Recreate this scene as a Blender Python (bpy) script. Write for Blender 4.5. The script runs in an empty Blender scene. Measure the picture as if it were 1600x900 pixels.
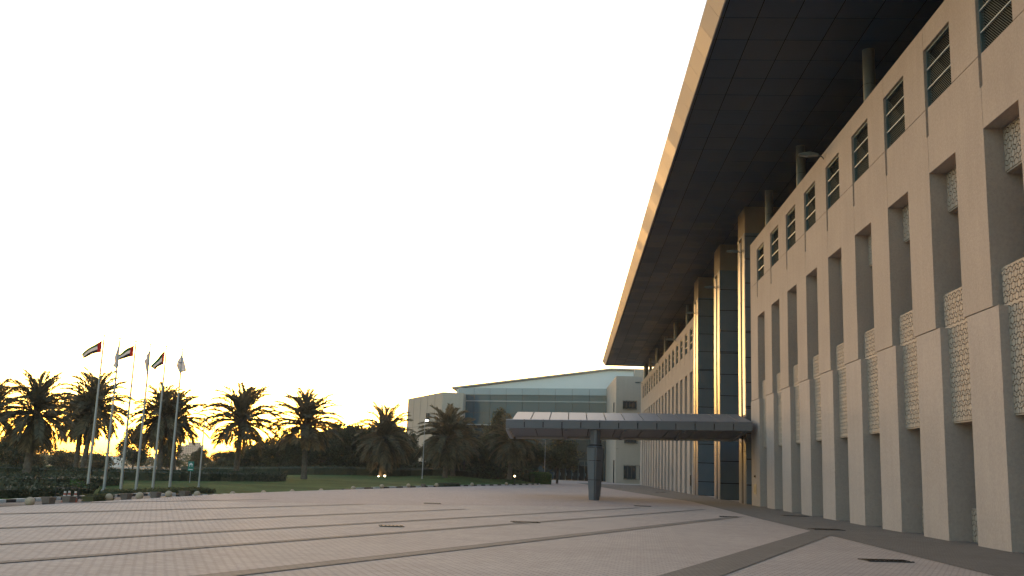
import bpy, math, random
from mathutils import Vector, Matrix, noise
R_ = math.radians
scene = bpy.context.scene
col = scene.collection

# ------------------------------------------------------------------ camera
FPX = 1551.0; EYE = 1.6
def cam_axes(vp=(891.0, 738.0), roll=2.03):
    r = R_(roll); up = (math.sin(r), -math.cos(r))
    v = (vp[0] - 800, vp[1] - 450)
    p = math.atan(-(v[0]*up[0] + v[1]*up[1]) / FPX)
    U = Vector((up[0]*math.cos(p), up[1]*math.cos(p), math.sin(p)))
    Y = Vector((v[0], v[1], FPX)).normalized()
    Y = (Y - U*Y.dot(U)).normalized()
    X = Y.cross(U)
    return X, Y, U
AX, AY, AZ = cam_axes()
cam = bpy.data.cameras.new("camera"); camo = bpy.data.objects.new("camera", cam); col.objects.link(camo)
right = Vector((AX.x, AY.x, AZ.x)); down = Vector((AX.y, AY.y, AZ.y)); fwd = Vector((AX.z, AY.z, AZ.z))
m = Matrix((right, -down, -fwd)).transposed().to_4x4(); m.translation = Vector((0, 0, EYE))
camo.matrix_world = m
cam.sensor_width = 36; cam.lens = FPX/1600*36; cam.clip_start = 0.1; cam.clip_end = 9000
scene.camera = camo
def at(px, py, Y):
    """point at photo position (px,py) on the vertical plane Y metres ahead"""
    c = Vector((px-800, py-450, FPX)); d = Vector((AX.dot(c), AY.dot(c), AZ.dot(c)))
    t = Y/d.y
    return Vector((d.x*t, Y, EYE+d.z*t))

# ------------------------------------------------------------------ light
SUN_AZ = -16.8; SUN_EL = 2.6
w = bpy.data.worlds.new("World"); scene.world = w; w.use_nodes = True
nt = w.node_tree; nt.nodes.clear()
sky = nt.nodes.new('ShaderNodeTexSky'); sky.sky_type = 'NISHITA'; sky.sun_disc = False
sky.sun_elevation = R_(SUN_EL); sky.sun_rotation = R_(SUN_AZ)
sky.air_density = 0.9; sky.dust_density = 1.7; sky.ozone_density = 1.2
bg = nt.nodes.new('ShaderNodeBackground'); bg.inputs[1].default_value = 0.15
ow = nt.nodes.new('ShaderNodeOutputWorld')
nt.links.new(sky.outputs[0], bg.inputs[0]); nt.links.new(bg.outputs[0], ow.inputs[0])
sl = bpy.data.lights.new("sun", 'SUN'); so = bpy.data.objects.new("sun", sl); col.objects.link(so)
sl.energy = 0.08; sl.angle = R_(0.5); sl.color = (1.0, 0.68, 0.40)
sd = Vector((math.sin(R_(SUN_AZ))*math.cos(R_(SUN_EL)), math.cos(R_(SUN_AZ))*math.cos(R_(SUN_EL)), math.sin(R_(SUN_EL))))
so.rotation_euler = (-sd).to_track_quat('-Z', 'Y').to_euler(); so.location = (0, 0, 60)
scene.view_settings.view_transform = 'Standard'; scene.view_settings.look = 'None'
scene.view_settings.gamma = 1.0; scene.view_settings.use_curve_mapping = False
scene.view_settings.exposure = 2.64
scene.cycles.max_bounces = 6; scene.cycles.transparent_max_bounces = 6
scene.cycles.volume_bounces = 1

# ------------------------------------------------------------------ materials
def mat(name, base, rough=0.8, metal=0.0, var=0.0, scale=3.0, bump=0.0, bscale=40.0, spec=0.5,
        island=0.0, streak=0.0, trans=0.0, col2=None, fine=0.0, fscale=60.0, rough_var=0.0):
    m = bpy.data.materials.new(name); m.use_nodes = True
    n = m.node_tree; N = n.nodes; L = n.links
    b = N['Principled BSDF']; b.inputs['Base Color'].default_value = (*base, 1)
    b.inputs['Roughness'].default_value = rough; b.inputs['Metallic'].default_value = metal
    b.inputs['Specular IOR Level'].default_value = spec
    geo = N.new('ShaderNodeNewGeometry')
    cur = None
    def noise_(s, d=4, vec=None):
        t = N.new('ShaderNodeTexNoise'); t.inputs['Scale'].default_value = s; t.inputs['Detail'].default_value = d
        L.new(vec if vec else geo.outputs['Position'], t.inputs['Vector']); return t.outputs['Fac']
    def mulby(fac, lo, hi, cur):
        mr = N.new('ShaderNodeMapRange'); L.new(fac, mr.inputs[0])
        mr.inputs[1].default_value = 0.3; mr.inputs[2].default_value = 0.7
        mr.inputs[3].default_value = lo; mr.inputs[4].default_value = hi
        x = N.new('ShaderNodeVectorMath'); x.operation = 'SCALE'
        if cur is None: x.inputs[0].default_value = base
        else: L.new(cur, x.inputs[0])
        L.new(mr.outputs[0], x.inputs['Scale']); return x.outputs[0]
    if col2:
        mx = N.new('ShaderNodeMix'); mx.data_type = 'RGBA'
        mx.inputs[6].default_value = (*base, 1); mx.inputs[7].default_value = (*col2, 1)
        mr = N.new('ShaderNodeMapRange'); mr.inputs[1].default_value = .35; mr.inputs[2].default_value = .65
        L.new(noise_(scale*.6), mr.inputs[0]); L.new(mr.outputs[0], mx.inputs[0]); cur = mx.outputs[2]
    if var: cur = mulby(noise_(scale), 1-var, 1+var, cur)
    if fine: cur = mulby(noise_(fscale, 2), 1-fine, 1+fine, cur)
    if streak:
        mp = N.new('ShaderNodeMapping'); mp.inputs['Scale'].default_value = (1.6, 1.6, .12)
        L.new(geo.outputs['Position'], mp.inputs['Vector'])
        cur = mulby(noise_(2.0, 5, mp.outputs[0]), 1-streak, 1+streak, cur)
    if island:
        mr = N.new('ShaderNodeMapRange'); L.new(geo.outputs['Random Per Island'], mr.inputs[0])
        mr.inputs[3].default_value = 1-island; mr.inputs[4].default_value = 1+island
        x = N.new('ShaderNodeVectorMath'); x.operation = 'SCALE'
        if cur is None: x.inputs[0].default_value = base
        else: L.new(cur, x.inputs[0])
        L.new(mr.outputs[0], x.inputs['Scale']); cur = x.outputs[0]
    if cur is not None: L.new(cur, b.inputs['Base Color'])
    if rough_var:
        mr = N.new('ShaderNodeMapRange'); L.new(geo.outputs['Random Per Island'], mr.inputs[0])
        mr.inputs[3].default_value = rough-rough_var; mr.inputs[4].default_value = rough+rough_var
        L.new(mr.outputs[0], b.inputs['Roughness'])
    if bump:
        bp = N.new('ShaderNodeBump'); bp.inputs['Strength'].default_value = 1.0; bp.inputs['Distance'].default_value = bump
        L.new(noise_(bscale, 3), bp.inputs['Height']); L.new(bp.outputs[0], b.inputs['Normal'])
    if trans:
        tr = N.new('ShaderNodeBsdfTranslucent'); ms = N.new('ShaderNodeMixShader'); ms.inputs[0].default_value = trans
        if cur is not None: L.new(cur, tr.inputs[0])
        else: tr.inputs[0].default_value = (*base, 1)
        L.new(b.outputs[0], ms.inputs[1]); L.new(tr.outputs[0], ms.inputs[2])
        L.new(ms.outputs[0], N['Material Output'].inputs[0])
    return m
def emis(name, c, s):
    m = bpy.data.materials.new(name); m.use_nodes = True
    b = m.node_tree.nodes['Principled BSDF']; b.inputs['Emission Color'].default_value = (*c, 1)
    b.inputs['Emission Strength'].default_value = s; b.inputs['Base Color'].default_value = (*c, 1)
    return m
def paving(name, c, mortar, angle, sx, sy, var, big):
    m = bpy.data.materials.new(name); m.use_nodes = True
    n = m.node_tree; N = n.nodes; L = n.links; b = N['Principled BSDF']; b.inputs['Roughness'].default_value = .85
    geo = N.new('ShaderNodeNewGeometry')
    mp = N.new('ShaderNodeMapping'); mp.inputs['Rotation'].default_value = (0, 0, R_(angle))
    L.new(geo.outputs['Position'], mp.inputs['Vector'])
    br = N.new('ShaderNodeTexBrick'); br.inputs['Scale'].default_value = 1.0
    br.inputs['Brick Width'].default_value = sx; br.inputs['Row Height'].default_value = sy
    br.inputs['Mortar Size'].default_value = .016; br.inputs['Mortar Smooth'].default_value = .2
    br.inputs['Color1'].default_value = (*[v*(1-var) for v in c], 1)
    br.inputs['Color2'].default_value = (*[v*(1+var) for v in c], 1)
    br.inputs['Mortar'].default_value = (*mortar, 1)
    L.new(mp.outputs[0], br.inputs['Vector'])
    cur = br.outputs['Color']
    for sc_, lo, hi in ((.10, 1-big, 1+big), (.55, 1-big, 1+big*.6), (2.3, 1-big*.6, 1+big*.6), (11, 1-big*.8, 1+big*.8)):
        t = N.new('ShaderNodeTexNoise'); t.inputs['Scale'].default_value = sc_; t.inputs['Detail'].default_value = 5
        L.new(geo.outputs['Position'], t.inputs['Vector'])
        mr = N.new('ShaderNodeMapRange'); mr.inputs[1].default_value = .3; mr.inputs[2].default_value = .7
        mr.inputs[3].default_value = lo; mr.inputs[4].default_value = hi; L.new(t.outputs['Fac'], mr.inputs[0])
        x = N.new('ShaderNodeVectorMath'); x.operation = 'SCALE'; L.new(cur, x.inputs[0]); L.new(mr.outputs[0], x.inputs['Scale'])
        cur = x.outputs[0]
    L.new(cur, b.inputs['Base Color'])
    bp = N.new('ShaderNodeBump'); bp.inputs['Distance'].default_value = .004; bp.invert = True
    L.new(br.outputs['Fac'], bp.inputs['Height']); L.new(bp.outputs[0], b.inputs['Normal'])
    return m

STONE = mat('precast_stone', (.392, .328, .285), .92, var=.06, scale=.35, streak=.03, fine=.07, fscale=14, bump=.012, bscale=22, spec=.06)
STONE_LOW = mat('precast_stone_plinth', (.398, .340, .305), .92, var=.06, scale=.4, streak=.035, fine=.07, fscale=14, bump=.010, bscale=22, spec=.06)
LATT_BASE = mat('lattice_groove', (.13, .09, .062), .9, spec=.05)
LATT = mat('lattice_stone', (.47, .385, .31), .9, spec=.06, island=.05, fine=.05, fscale=20)
TAN = mat('tan_render', (.25, .20, .15), .9, spec=.05, var=.06, scale=.8)
GLAZE = mat('dark_glazing', (.015, .018, .02), .12, var=0, spec=.5)
WGLASS = mat('window_glass', (.012, .014, .014), .8, spec=0)
TEAL = mat('teal_metal', (.10, .15, .16), .45, metal=.3)
SLAT = mat('screen_slats', (.11, .115, .10), .8, spec=0)
BAR = mat('pale_bar', (.30, .34, .35), .5, metal=.2)
SOFFIT = mat('soffit_panel', (.020, .043, .084), .45, metal=0, spec=.22, island=.16, rough_var=.06, var=.05, scale=.5)
BLACK = mat('joint_black', (.004, .004, .005), .9, spec=.1)
FASCIA = mat('champagne_fascia', (.27, .262, .272), .6, metal=0, spec=.15, island=.05, rough_var=.05)
ROOFTOP = mat('roof_sheet', (.45, .43, .40), .6)
BLUE = mat('blue_grey_panel', (.12, .145, .168), .5, metal=0, spec=.3, island=.06, var=.05, scale=1.0)
STRIP = mat('brushed_steel_strip', (.12, .12, .13), .34, spec=.10)
COLM = mat('painted_column', (.17, .19, .19), .5, var=.08, scale=2)
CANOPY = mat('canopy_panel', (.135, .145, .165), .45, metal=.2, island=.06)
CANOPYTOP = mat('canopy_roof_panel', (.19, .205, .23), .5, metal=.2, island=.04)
CANOPYRIM = mat('canopy_rim', (.40, .39, .38), .45, metal=.3)
GREENGREY = mat('green_grey_panel', (.125, .14, .162), .42, metal=.3, var=.06, scale=1.3)
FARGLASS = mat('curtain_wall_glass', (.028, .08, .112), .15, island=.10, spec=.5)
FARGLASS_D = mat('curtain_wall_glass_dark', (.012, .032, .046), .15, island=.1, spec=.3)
MULL = mat('mullion', (.035, .06, .07), .4, metal=.5)
SPAN = mat('spandrel', (.30, .34, .36), .4, metal=.3, island=.04)
WHITEROOF = mat('white_roof', (.72, .73, .70), .6, var=.03, scale=.2)
FARTAN = mat('far_stone', (.43, .36, .295), .85, var=.05, scale=.15, streak=.04, fine=.03, fscale=4)
PAVE = paving('beige_paving', (.43, .365, .335), (.27, .225, .20), 22.3, .21, .105, .10, .08)
PAVE_BAND = paving('grey_band_paving', (.165, .15, .145), (.10, .095, .09), 22.3, .21, .105, .12, .07)
PAVE_DARK = paving('dark_border_paving', (.125, .122, .118), (.07, .07, .07), 0.0, .21, .105, .13, .08)
PAVE_PINK = paving('pink_paving', (.395, .315, .295), (.235, .19, .175), 67.3, .21, .105, .10, .05)
ASPH = mat('asphalt', (.055, .056, .06), .85, var=.12, scale=1.2, fine=.15, fscale=30)
GRASS = mat('lawn', (.06, .09, .03), .95, var=.3, scale=.25, fine=.25, fscale=9, bump=.05, bscale=12, col2=(.062, .10, .03), spec=.05)
DIRT = mat('dry_ground', (.16, .13, .095), .95, var=.2, scale=.02)
KW = mat('kerb_white', (.62, .61, .58), .7, var=.1, scale=2, fine=.15, fscale=12)
KB = mat('kerb_black', (.03, .03, .032), .7, var=.1, scale=2)
BALL = mat('cast_stone_ball', (.50, .37, .25), .9, var=.12, scale=4, fine=.1, fscale=30, bump=.006, bscale=40)
PLANTER = mat('brown_planter', (.20, .15, .12), .85, var=.15, scale=5)
SOIL = mat('soil', (.05, .035, .025), .95)
IRON = mat('iron_grating', (.05, .048, .046), .6, metal=.4)
LEAF = mat('tree_leaf', (.075, .082, .05), .8, island=.45, trans=.28, col2=(.068, .072, .034), scale=.8, spec=.25)
LEAF_OL = mat('olive_leaf', (.10, .10, .055), .75, island=.4, trans=.22, col2=(.075, .07, .03), scale=.8, spec=.25)
PALML = mat('palm_leaflet', (.14, .13, .085), .7, island=.35, trans=.42, col2=(.18, .14, .08), scale=.8, spec=.3)
PALMT = mat('palm_trunk', (.13, .105, .08), .95, var=.25, scale=5, bump=.05, bscale=9)
BARK = mat('bark', (.09, .07, .055), .95, var=.2, scale=6)
HEDGE = mat('hedge_leaf', (.062, .07, .04), .8, island=.4, trans=.12, spec=.25)
HEDGE_L = mat('pale_hedge_leaf', (.10, .095, .04), .8, island=.35, trans=.15, spec=.25)
BUSHG = mat('bright_bush_leaf', (.07, .125, .03), .7, island=.35, trans=.2, spec=.3)
POLE = mat('flagpole_paint', (.36, .37, .38), .4, metal=.5)
RED = mat('flag_red', (.55, .04, .035), .8, trans=.5); GREEN = mat('flag_green', (.05, .22, .08), .8, trans=.5)
WHITE = mat('flag_white', (.78, .77, .78), .8, trans=.55); FBLACK = mat('flag_black', (.035, .02, .022), .8, trans=.1)
EMB = mat('emblem_grey', (.22, .23, .26), .8)
SIGNG = mat('sign_green', (.02, .19, .14), .5); SIGNW = mat('sign_white', (.75, .76, .75), .5)
CONE = mat('cone_orange', (.35, .09, .05), .6); CONEW = mat('cone_white', (.6, .57, .52), .6)
CARW = mat('white_car_paint', (.7, .7, .7), .3); CARG = mat('car_glass', (.02, .02, .025), .1); TYRE = mat('tyre_rubber', (.02, .02, .02), .8)
BULB = emis('lit_lamp', (1, .93, .8), 5.0); BULBW = emis('lit_uplight', (1, .72, .38), 6.0)
HOTEL = mat('hotel_stone', (.42, .33, .27), .85); HOTELW = mat('hotel_window', (.16, .12, .10), .5)

# ------------------------------------------------------------------ mesh helper
class MB:
    def __init__(s): s.v = []; s.f = []; s.m = []; s.mats = []; s.sm = []
    def mi(s, m):
        if m not in s.mats: s.mats.append(m)
        return s.mats.index(m)
    def face(s, pts, m, smooth=False):
        i = len(s.v); s.v += [tuple(p) for p in pts]; s.f.append(tuple(range(i, i+len(pts)))); s.m.append(s.mi(m)); s.sm.append(smooth)
    def poly(s, verts, faces, m, smooth=False):
        i = len(s.v); s.v += [tuple(p) for p in verts]; k = s.mi(m)
        for f in faces: s.f.append(tuple(i+a for a in f)); s.m.append(k); s.sm.append(smooth)
    def box(s, x0, x1, y0, y1, z0, z1, m):
        v = [(x, y, z) for z in (z0, z1) for y in (y0, y1) for x in (x0, x1)]
        s.poly(v, [(0, 2, 3, 1), (4, 5, 7, 6), (0, 1, 5, 4), (2, 6, 7, 3), (0, 4, 6, 2), (1, 3, 7, 5)], m)
    def prism(s, ring, z0, z1, m, sx=1, sy=None, c=(0, 0)):
        """ring of (x,y); top scaled by sx,sy about c"""
        sy = sx if sy is None else sy
        n = len(ring); v = [(x, y, z0) for x, y in ring]+[(c[0]+(x-c[0])*sx, c[1]+(y-c[1])*sy, z1) for x, y in ring]
        f = [tuple(range(n))[::-1], tuple(range(n, 2*n))]+[(i, (i+1) % n, n+(i+1) % n, n+i) for i in range(n)]
        s.poly(v, f, m)
    def ext(s, prof, axis, a0, a1, m, shift=(0, 0)):
        """closed profile extruded along axis x or y; shift moves the far end"""
        n = len(prof); 
        if axis == 'x': A = [(a0, p[0], p[1]) for p in prof]; B = [(a1, p[0]+shift[0], p[1]+shift[1]) for p in prof]
        else: A = [(p[0], a0, p[1]) for p in prof]; B = [(p[0]+shift[0], a1, p[1]+shift[1]) for p in prof]
        f = [tuple(range(n)), tuple(range(n, 2*n))[::-1]]+[(i, n+i, n+(i+1) % n, (i+1) % n) for i in range(n)]
        s.poly(A+B, f, m)
    def tube(s, pts, rad, m, n=10, cap=True):
        pts = [Vector(p) for p in pts]
        if not hasattr(rad, '__len__'): rad = [rad]*len(pts)
        V = []
        for i, p in enumerate(pts):
            d = (pts[min(i+1, len(pts)-1)]-pts[max(i-1, 0)]).normalized()
            a = d.orthogonal().normalized() if abs(d.z) < .99 else Vector((1, 0, 0))
            if abs(d.z) < .99: a = Vector((0, 0, 1)).cross(d).normalized()
            b = d.cross(a)
            V += [p+(a*math.cos(t*2*math.pi/n)+b*math.sin(t*2*math.pi/n))*rad[i] for t in range(n)]
        F = []
        for i in range(len(pts)-1):
            for t in range(n): F.append((i*n+t, i*n+(t+1) % n, (i+1)*n+(t+1) % n, (i+1)*n+t))
        s.poly(V, F, m, True)
        if cap:
            s.face(V[:n][::-1], m); s.face(V[-n:], m)
    def ball(s, c, r, m, nu=20, nv=12, sz=1.0, lo=0):
        V = []; F = []
        for j in range(nv+1):
            t = math.pi*j/nv
            for i in range(nu):
                a = 2*math.pi*i/nu; V.append((c[0]+r*math.sin(t)*math.cos(a), c[1]+r*math.sin(t)*math.sin(a), c[2]+r*sz*math.cos(t)))
        for j in range(nv):
            for i in range(nu): F.append((j*nu+i, (j+1)*nu+i, (j+1)*nu+(i+1) % nu, j*nu+(i+1) % nu))
        s.poly(V, F, m, True)
    def mesh(s, name):
        me = bpy.data.meshes.new(name); me.from_pydata(s.v, [], s.f)
        for m in s.mats: me.materials.append(m)
        me.polygons.foreach_set('material_index', s.m); me.polygons.foreach_set('use_smooth', s.sm)
        me.update(); return me
    def build(s, name, parent=None, loc=(0, 0, 0)):
        o = bpy.data.objects.new(name, s.mesh(name)); col.objects.link(o); o.location = loc
        if parent: o.parent = parent
        return o
def inst(name, me, parent=None, loc=(0, 0, 0), rz=0, sc=(1, 1, 1)):
    o = bpy.data.objects.new(name, me); col.objects.link(o); o.location = loc; o.rotation_euler = (0, 0, rz); o.scale = sc
    if parent: o.parent = parent
    return o
def tag(o, label=None, cat=None, group=None, kind=None):
    if label: o['label'] = label
    if cat: o['category'] = cat
    if group: o['group'] = group
    if kind: o['kind'] = kind
    return o
def thing(name, label, cat, loc=(0, 0, 0), rz=0, group=None):
    o = bpy.data.objects.new(name, None); col.objects.link(o); o.location = loc; o.rotation_euler = (0, 0, rz)
    o.empty_display_size = .3
    return tag(o, label, cat, group)
def copy_tree(o, parent=None):
    c = o.copy(); col.objects.link(c); c.parent = parent
    for ch in [x for x in o.children]: copy_tree(ch, c)
    return c

# ------------------------------------------------------------------ ground
EDGE = [(-16.9, -40), (-16.9, 29), (-16.72, 33.4), (-16.7, 40), (-16.55, 48.9), (-15.1, 60.8), (-12.4, 77.7), (-8.3, 100), (-3.2, 125.8), (-2.6, 141), (-3.3, 165), (-4.4, 200)]
def dens(P, step=1.5):
    out = []
    for a, b in zip(P[:-1], P[1:]):
        n = max(1, int(math.hypot(b[0]-a[0], b[1]-a[1])/step))
        out += [(a[0]+(b[0]-a[0])*i/n, a[1]+(b[1]-a[1])*i/n) for i in range(n)]
    out.append(P[-1])
    for _ in range(6): out = [out[0]]+[((out[i-1][0]+2*out[i][0]+out[i+1][0])/4, (out[i-1][1]+2*out[i][1]+out[i+1][1])/4) for i in range(1, len(out)-1)]+[out[-1]]
    return out
ED = dens(EDGE)
def sstep(a, b, x): t = min(1, max(0, (x-a)/(b-a))); return t*t*(3-2*t)
def nrm(i):
    a = ED[max(0, i-1)]; b = ED[min(len(ED)-1, i+1)]; d = math.hypot(b[0]-a[0], b[1]-a[1]); return (-(b[1]-a[1])/d, (b[0]-a[0])/d)
def offp(i, wd): n = nrm(i); return (ED[i][0]+n[0]*wd, ED[i][1]+n[1]*wd)
def road_w(y): return 2.15-1.65*sstep(50, 76, y)
def dip(y): return -.06-.20*sstep(43, 50, y)*(1-sstep(62, 70, y))+.04*sstep(66, 76, y)
def struct(mb, name): o = mb.build(name); o['kind'] = 'structure'; return o

g = MB(); G = 4200
g.face([(-G, -G, -1.35), (G, -G, -1.35), (G, G, -1.35), (-G, G, -1.35)], DIRT); struct(g, 'ground')
p = MB()
for i in range(len(ED)-1):
    a, b = ED[i], ED[i+1]
    p.face([(a[0], a[1], 0), (40, a[1], 0), (40, b[1], 0), (b[0], b[1], 0)], PAVE)
    p.face([(a[0], a[1], -.5), (a[0], a[1], 0), (b[0], b[1], 0), (b[0], b[1], -.5)], PAVE_DARK)
struct(p, 'plaza')
r = MB()
for i in range(len(ED)-1):
    y0, y1 = ED[i][1], ED[i+1][1]
    a, b = offp(i, .003), offp(i+1, .003); c, d = offp(i+1, road_w(y1)), offp(i, road_w(y0))
    r.face([(a[0], a[1], dip(y0)), (b[0], b[1], dip(y1)), (c[0], c[1], dip(y1)), (d[0], d[1], dip(y0))], ASPH)
struct(r, 'road')
# paved bands, 4 mm sheets
def band(pts, z, m, name):
    b = MB(); b.face([(x, y, z) for x, y in pts], m); return struct(b, name)
pk = MB(); near = [(-13.4, 39.5), (-8.56, 41.1), (-2.64, 46.7), (-.44, 47.8), (3.5, 52.0), (7.85, 57.3)]
def edx(y):
    for a, b in zip(ED[:-1], ED[1:]):
        if a[1] <= y <= b[1]: return a[0]+(b[0]-a[0])*(y-a[1])/(b[1]-a[1])
    return -16.9
def nearY(x):
    P = [(-17.5, 38.5)]+near+[(8.2, 57.8), (12, 62)]
    for a, b in zip(P[:-1], P[1:]):
        if a[0] <= x <= b[0]: return a[1]+(b[1]-a[1])*(x-a[0])/(b[0]-a[0])
    return 60
for i in range(60):
    x0 = -16.4+24.3*i/60; x1 = -16.4+24.3*(i+1)/60
    def top(x):
        y = 38.0
        for yy in range(38, 200):
            if edx(yy)+.25 > x: break
            y = yy
        return max(nearY(x)+.01, y)
    pk.face([(x0, nearY(x0), .004), (x1, nearY(x1), .004), (x1, top(x1), .004), (x0, top(x0), .004)], PAVE_PINK)
struct(pk, 'pink_paving')
BL = [(7.8, -40), (7.8, 19.7), (7.85, 29.5), (7.75, 42), (7.9, 57), (7.9, 66), (5.5, 95), (3.0, 130), (1.0, 160)]
bb = MB()
for a, b in zip(BL[:-1], BL[1:]): bb.face([(a[0], a[1], .008), (11.7, a[1], .008), (11.7, b[1], .008), (b[0], b[1], .008)], PAVE_DARK)
struct(bb, 'facade_walkway')
def stripe(p0, p1, wd, z, m, name='paving_band'):
    d = Vector((p1[0]-p0[0], p1[1]-p0[1])).normalized(); n = Vector((-d.y, d.x))*wd/2
    return band([(p0[0]-n.x, p0[1]-n.y), (p1[0]-n.x, p1[1]-n.y), (p1[0]+n.x, p1[1]+n.y), (p0[0]+n.x, p0[1]+n.y)], z, m, name)
T = (math.sin(R_(22.3)), math.cos(R_(22.3)))
def ray_stripe(p, back, fw, wd, z, m=PAVE_BAND): stripe((p[0]-T[0]*back, p[1]-T[1]*back), (p[0]+T[0]*fw, p[1]+T[1]*fw), wd, z, m)
ray_stripe((-3.99, 16.33), 30, 29.5, .42, .0123)
ray_stripe((-5.37, 21.85), 30, 32.0, .25, .0121)
ray_stripe((-6.46, 26.16), 30, 26, .25, .0119)
ray_stripe((-7.82, 31.6), 30, 9.6, .25, .0117)
ray_stripe((-9.61, 38.73), 28, 3.0, .28, .0115)
ray_stripe((-12.83, 42.9), 30, 0.0, .28, .0113)
stripe((2.03, 17.0), (8.3, 33.6), .85, .0125, PAVE_DARK); stripe((-8, -9.5), (2.03, 17.0), .85, .0125, PAVE_DARK)

# manhole covers / drains (each its own thing)
def cover(x, y, lx, ly, rz, label):
    b = MB(); b.box(-lx/2, lx/2, -ly/2, ly/2, .006, .020, IRON)
    n = max(3, int(lx/.09))
    for k in range(n): xx = -lx/2+.04+(lx-.08)*k/(n-1); b.box(xx-.016, xx+.016, -ly/2+.04, ly/2-.04, .0201, .030, BLACK)
    b.box(-lx/2-.03, lx/2+.03, -ly/2-.03, -ly/2-.001, .005, .026, IRON); b.box(-lx/2-.03, lx/2+.03, ly/2+.001, ly/2+.03, .005, .026, IRON)
    o = b.build('drain_cover', loc=(x, y, 0)); o.rotation_euler.z = R_(rz); tag(o, label, 'drain cover', 'drain covers set in the paving')
cover(6.64, 21.9, .95, .42, 10, 'dark iron drain cover in beige paving at the bottom right, nearest of all')
cover(8.63, 34.8, 1.0, .55, 8, 'dark iron drain cover on the walkway where the wide grey band meets it')
cover(10.2, 46.7, 1.1, .42, 6, 'dark iron drain cover closest to the foot of the stone piers')
cover(6.62, 42.8, .7, .42, -5, 'small drain cover at the right tip of a beige paving wedge')
cover(-1.37, 32.0, .82, .4, 12, 'dark drain cover lying on a grey stripe in front of the canopy')
cover(-4.77, 27.2, .6, .42, 14, 'small dark drain cover between two stripes in the open left half of the plaza')
cover(-6.14, 45.3, .72, .5, 10, 'dark drain cover at the near edge of the pink paving, left of the canopy')
cover(3.79, 53.0, .8, .45, 0, 'drain cover in the pink paving just right of the canopy column')
cover(8.6, 97, .9, .6, 0, 'faint drain cover far off near the white ribbed wall')

# garden ground (fan grid with smooth heights)
CP = [(-33.3, 60, -.13), (-23, 49, -.14), (-21.3, 53, -.14), (-42, 84, -.25), (-40.6, 82, -.2), (-34.8, 84, -.1), (-31.6, 94, .06), (-24.5, 92, .12), (-22.3, 118, .38),
      (-13.9, 112, .55), (-14.2, 122, .66), (-7.1, 118, .6), (-20.9, 56, -.12), (-15.2, 104, .42), (-26, 68, .05), (-61, 110, -.9), (-57, 130, -.9), (-50, 125, -.7), (-60, 160, -1.1),
      (-25.9, 58, .07), (-23.6, 62, .12), (-25.2, 80, .02), (-19.6, 90, .2), (-11.5, 95, .25), (-6.5, 122, .45), (-5, 135, .4), (-9, 150, .4), (-30, 165, 0), (-40, 200, -.6), (-70, 60, -.6), (-80, 100, -1.1), (-60, 30, -.4), (-110, 120, -1.25), (-100, 30, -1.2), (-100, 200, -1.25), (-60, 240, -1.2), (-30, -20, -.2), (-30, 20, -.1), (-30, 38, -.1), (-22, 40, -.1)]
KL = [offp(i, road_w(ED[i][1])+.2) for i in range(len(ED))]
for i in range(0, len(KL), 4): CP.append((KL[i][0], KL[i][1], dip(KL[i][1])+.02))
def gz(x, y):
    s = 0; ws = 0
    for a, b, c in CP:
        d = (x-a)**2+(y-b)**2+.4; q = 1/d**1.6; s += q*c; ws += q
    z = s/ws
    return z+.10*noise.noise(Vector((x*.09, y*.09, 0)))*sstep(0, 6, abs(x+18) if y < 60 else 6)
ts = [0, .5, 1, 2, 3, 4.5, 6, 8, 10, 13, 16, 20, 25, 31, 38, 46, 56, 68, 82, 100, 125, 150]
gg = MB(); V = []; n_t = len(ts)
idx = list(range(0, len(KL), 1))
for i in idx:
    y = KL[i][1]; an = R_(180-11*sstep(45, 80, y)); dx, dy = math.cos(an), math.sin(an)
    for t in ts:
        x_, y_ = KL[i][0]+dx*t, KL[i][1]+dy*t
        V.append((x_, y_, gz(x_, y_) if t > 0 else dip(KL[i][1])+.02))
F = []
for i in range(len(idx)-1):
    for j in range(n_t-1): F.append((i*n_t+j, (i+1)*n_t+j, (i+1)*n_t+j+1, i*n_t+j+1))
gg.poly(V, F, GRASS, True); o = gg.build('lawn'); o['kind'] = 'structure'
# kerb
kb = MB(); acc = 0; last = 0
for i in range(len(ED)-1):
    y0, y1 = ED[i][1], ED[i+1][1]
    if y0 > 146: break
    a, b = offp(i, road_w(y0)), offp(i+1, road_w(y1)); c, d = offp(i+1, road_w(y1)+.2), offp(i, road_w(y0)+.2)
    n = 3 if y0 < 62 else 1
    for k in range(n):
        def lp(p, q, t): return (p[0]+(q[0]-p[0])*t, p[1]+(q[1]-p[1])*t)
        a0, a1, c0, c1 = lp(a, b, k/n), lp(a, b, (k+.97)/n), lp(d, c, k/n), lp(d, c, (k+.97)/n)
        z0 = -.5; z1 = dip(y0)+.10; m_ = (KW if acc % 2 else KB); acc += 1
        kb.poly([(*a0, z0), (*a1, z0), (*c1, z0), (*c0, z0), (*a0, z1), (*a1, z1), (*c1, z1), (*c0, z1)],
                [(4, 5, 6, 7), (0, 1, 5, 4), (1, 2, 6, 5), (2, 3, 7, 6), (3, 0, 4, 7)], m_)
struct(kb, 'kerb')

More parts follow.
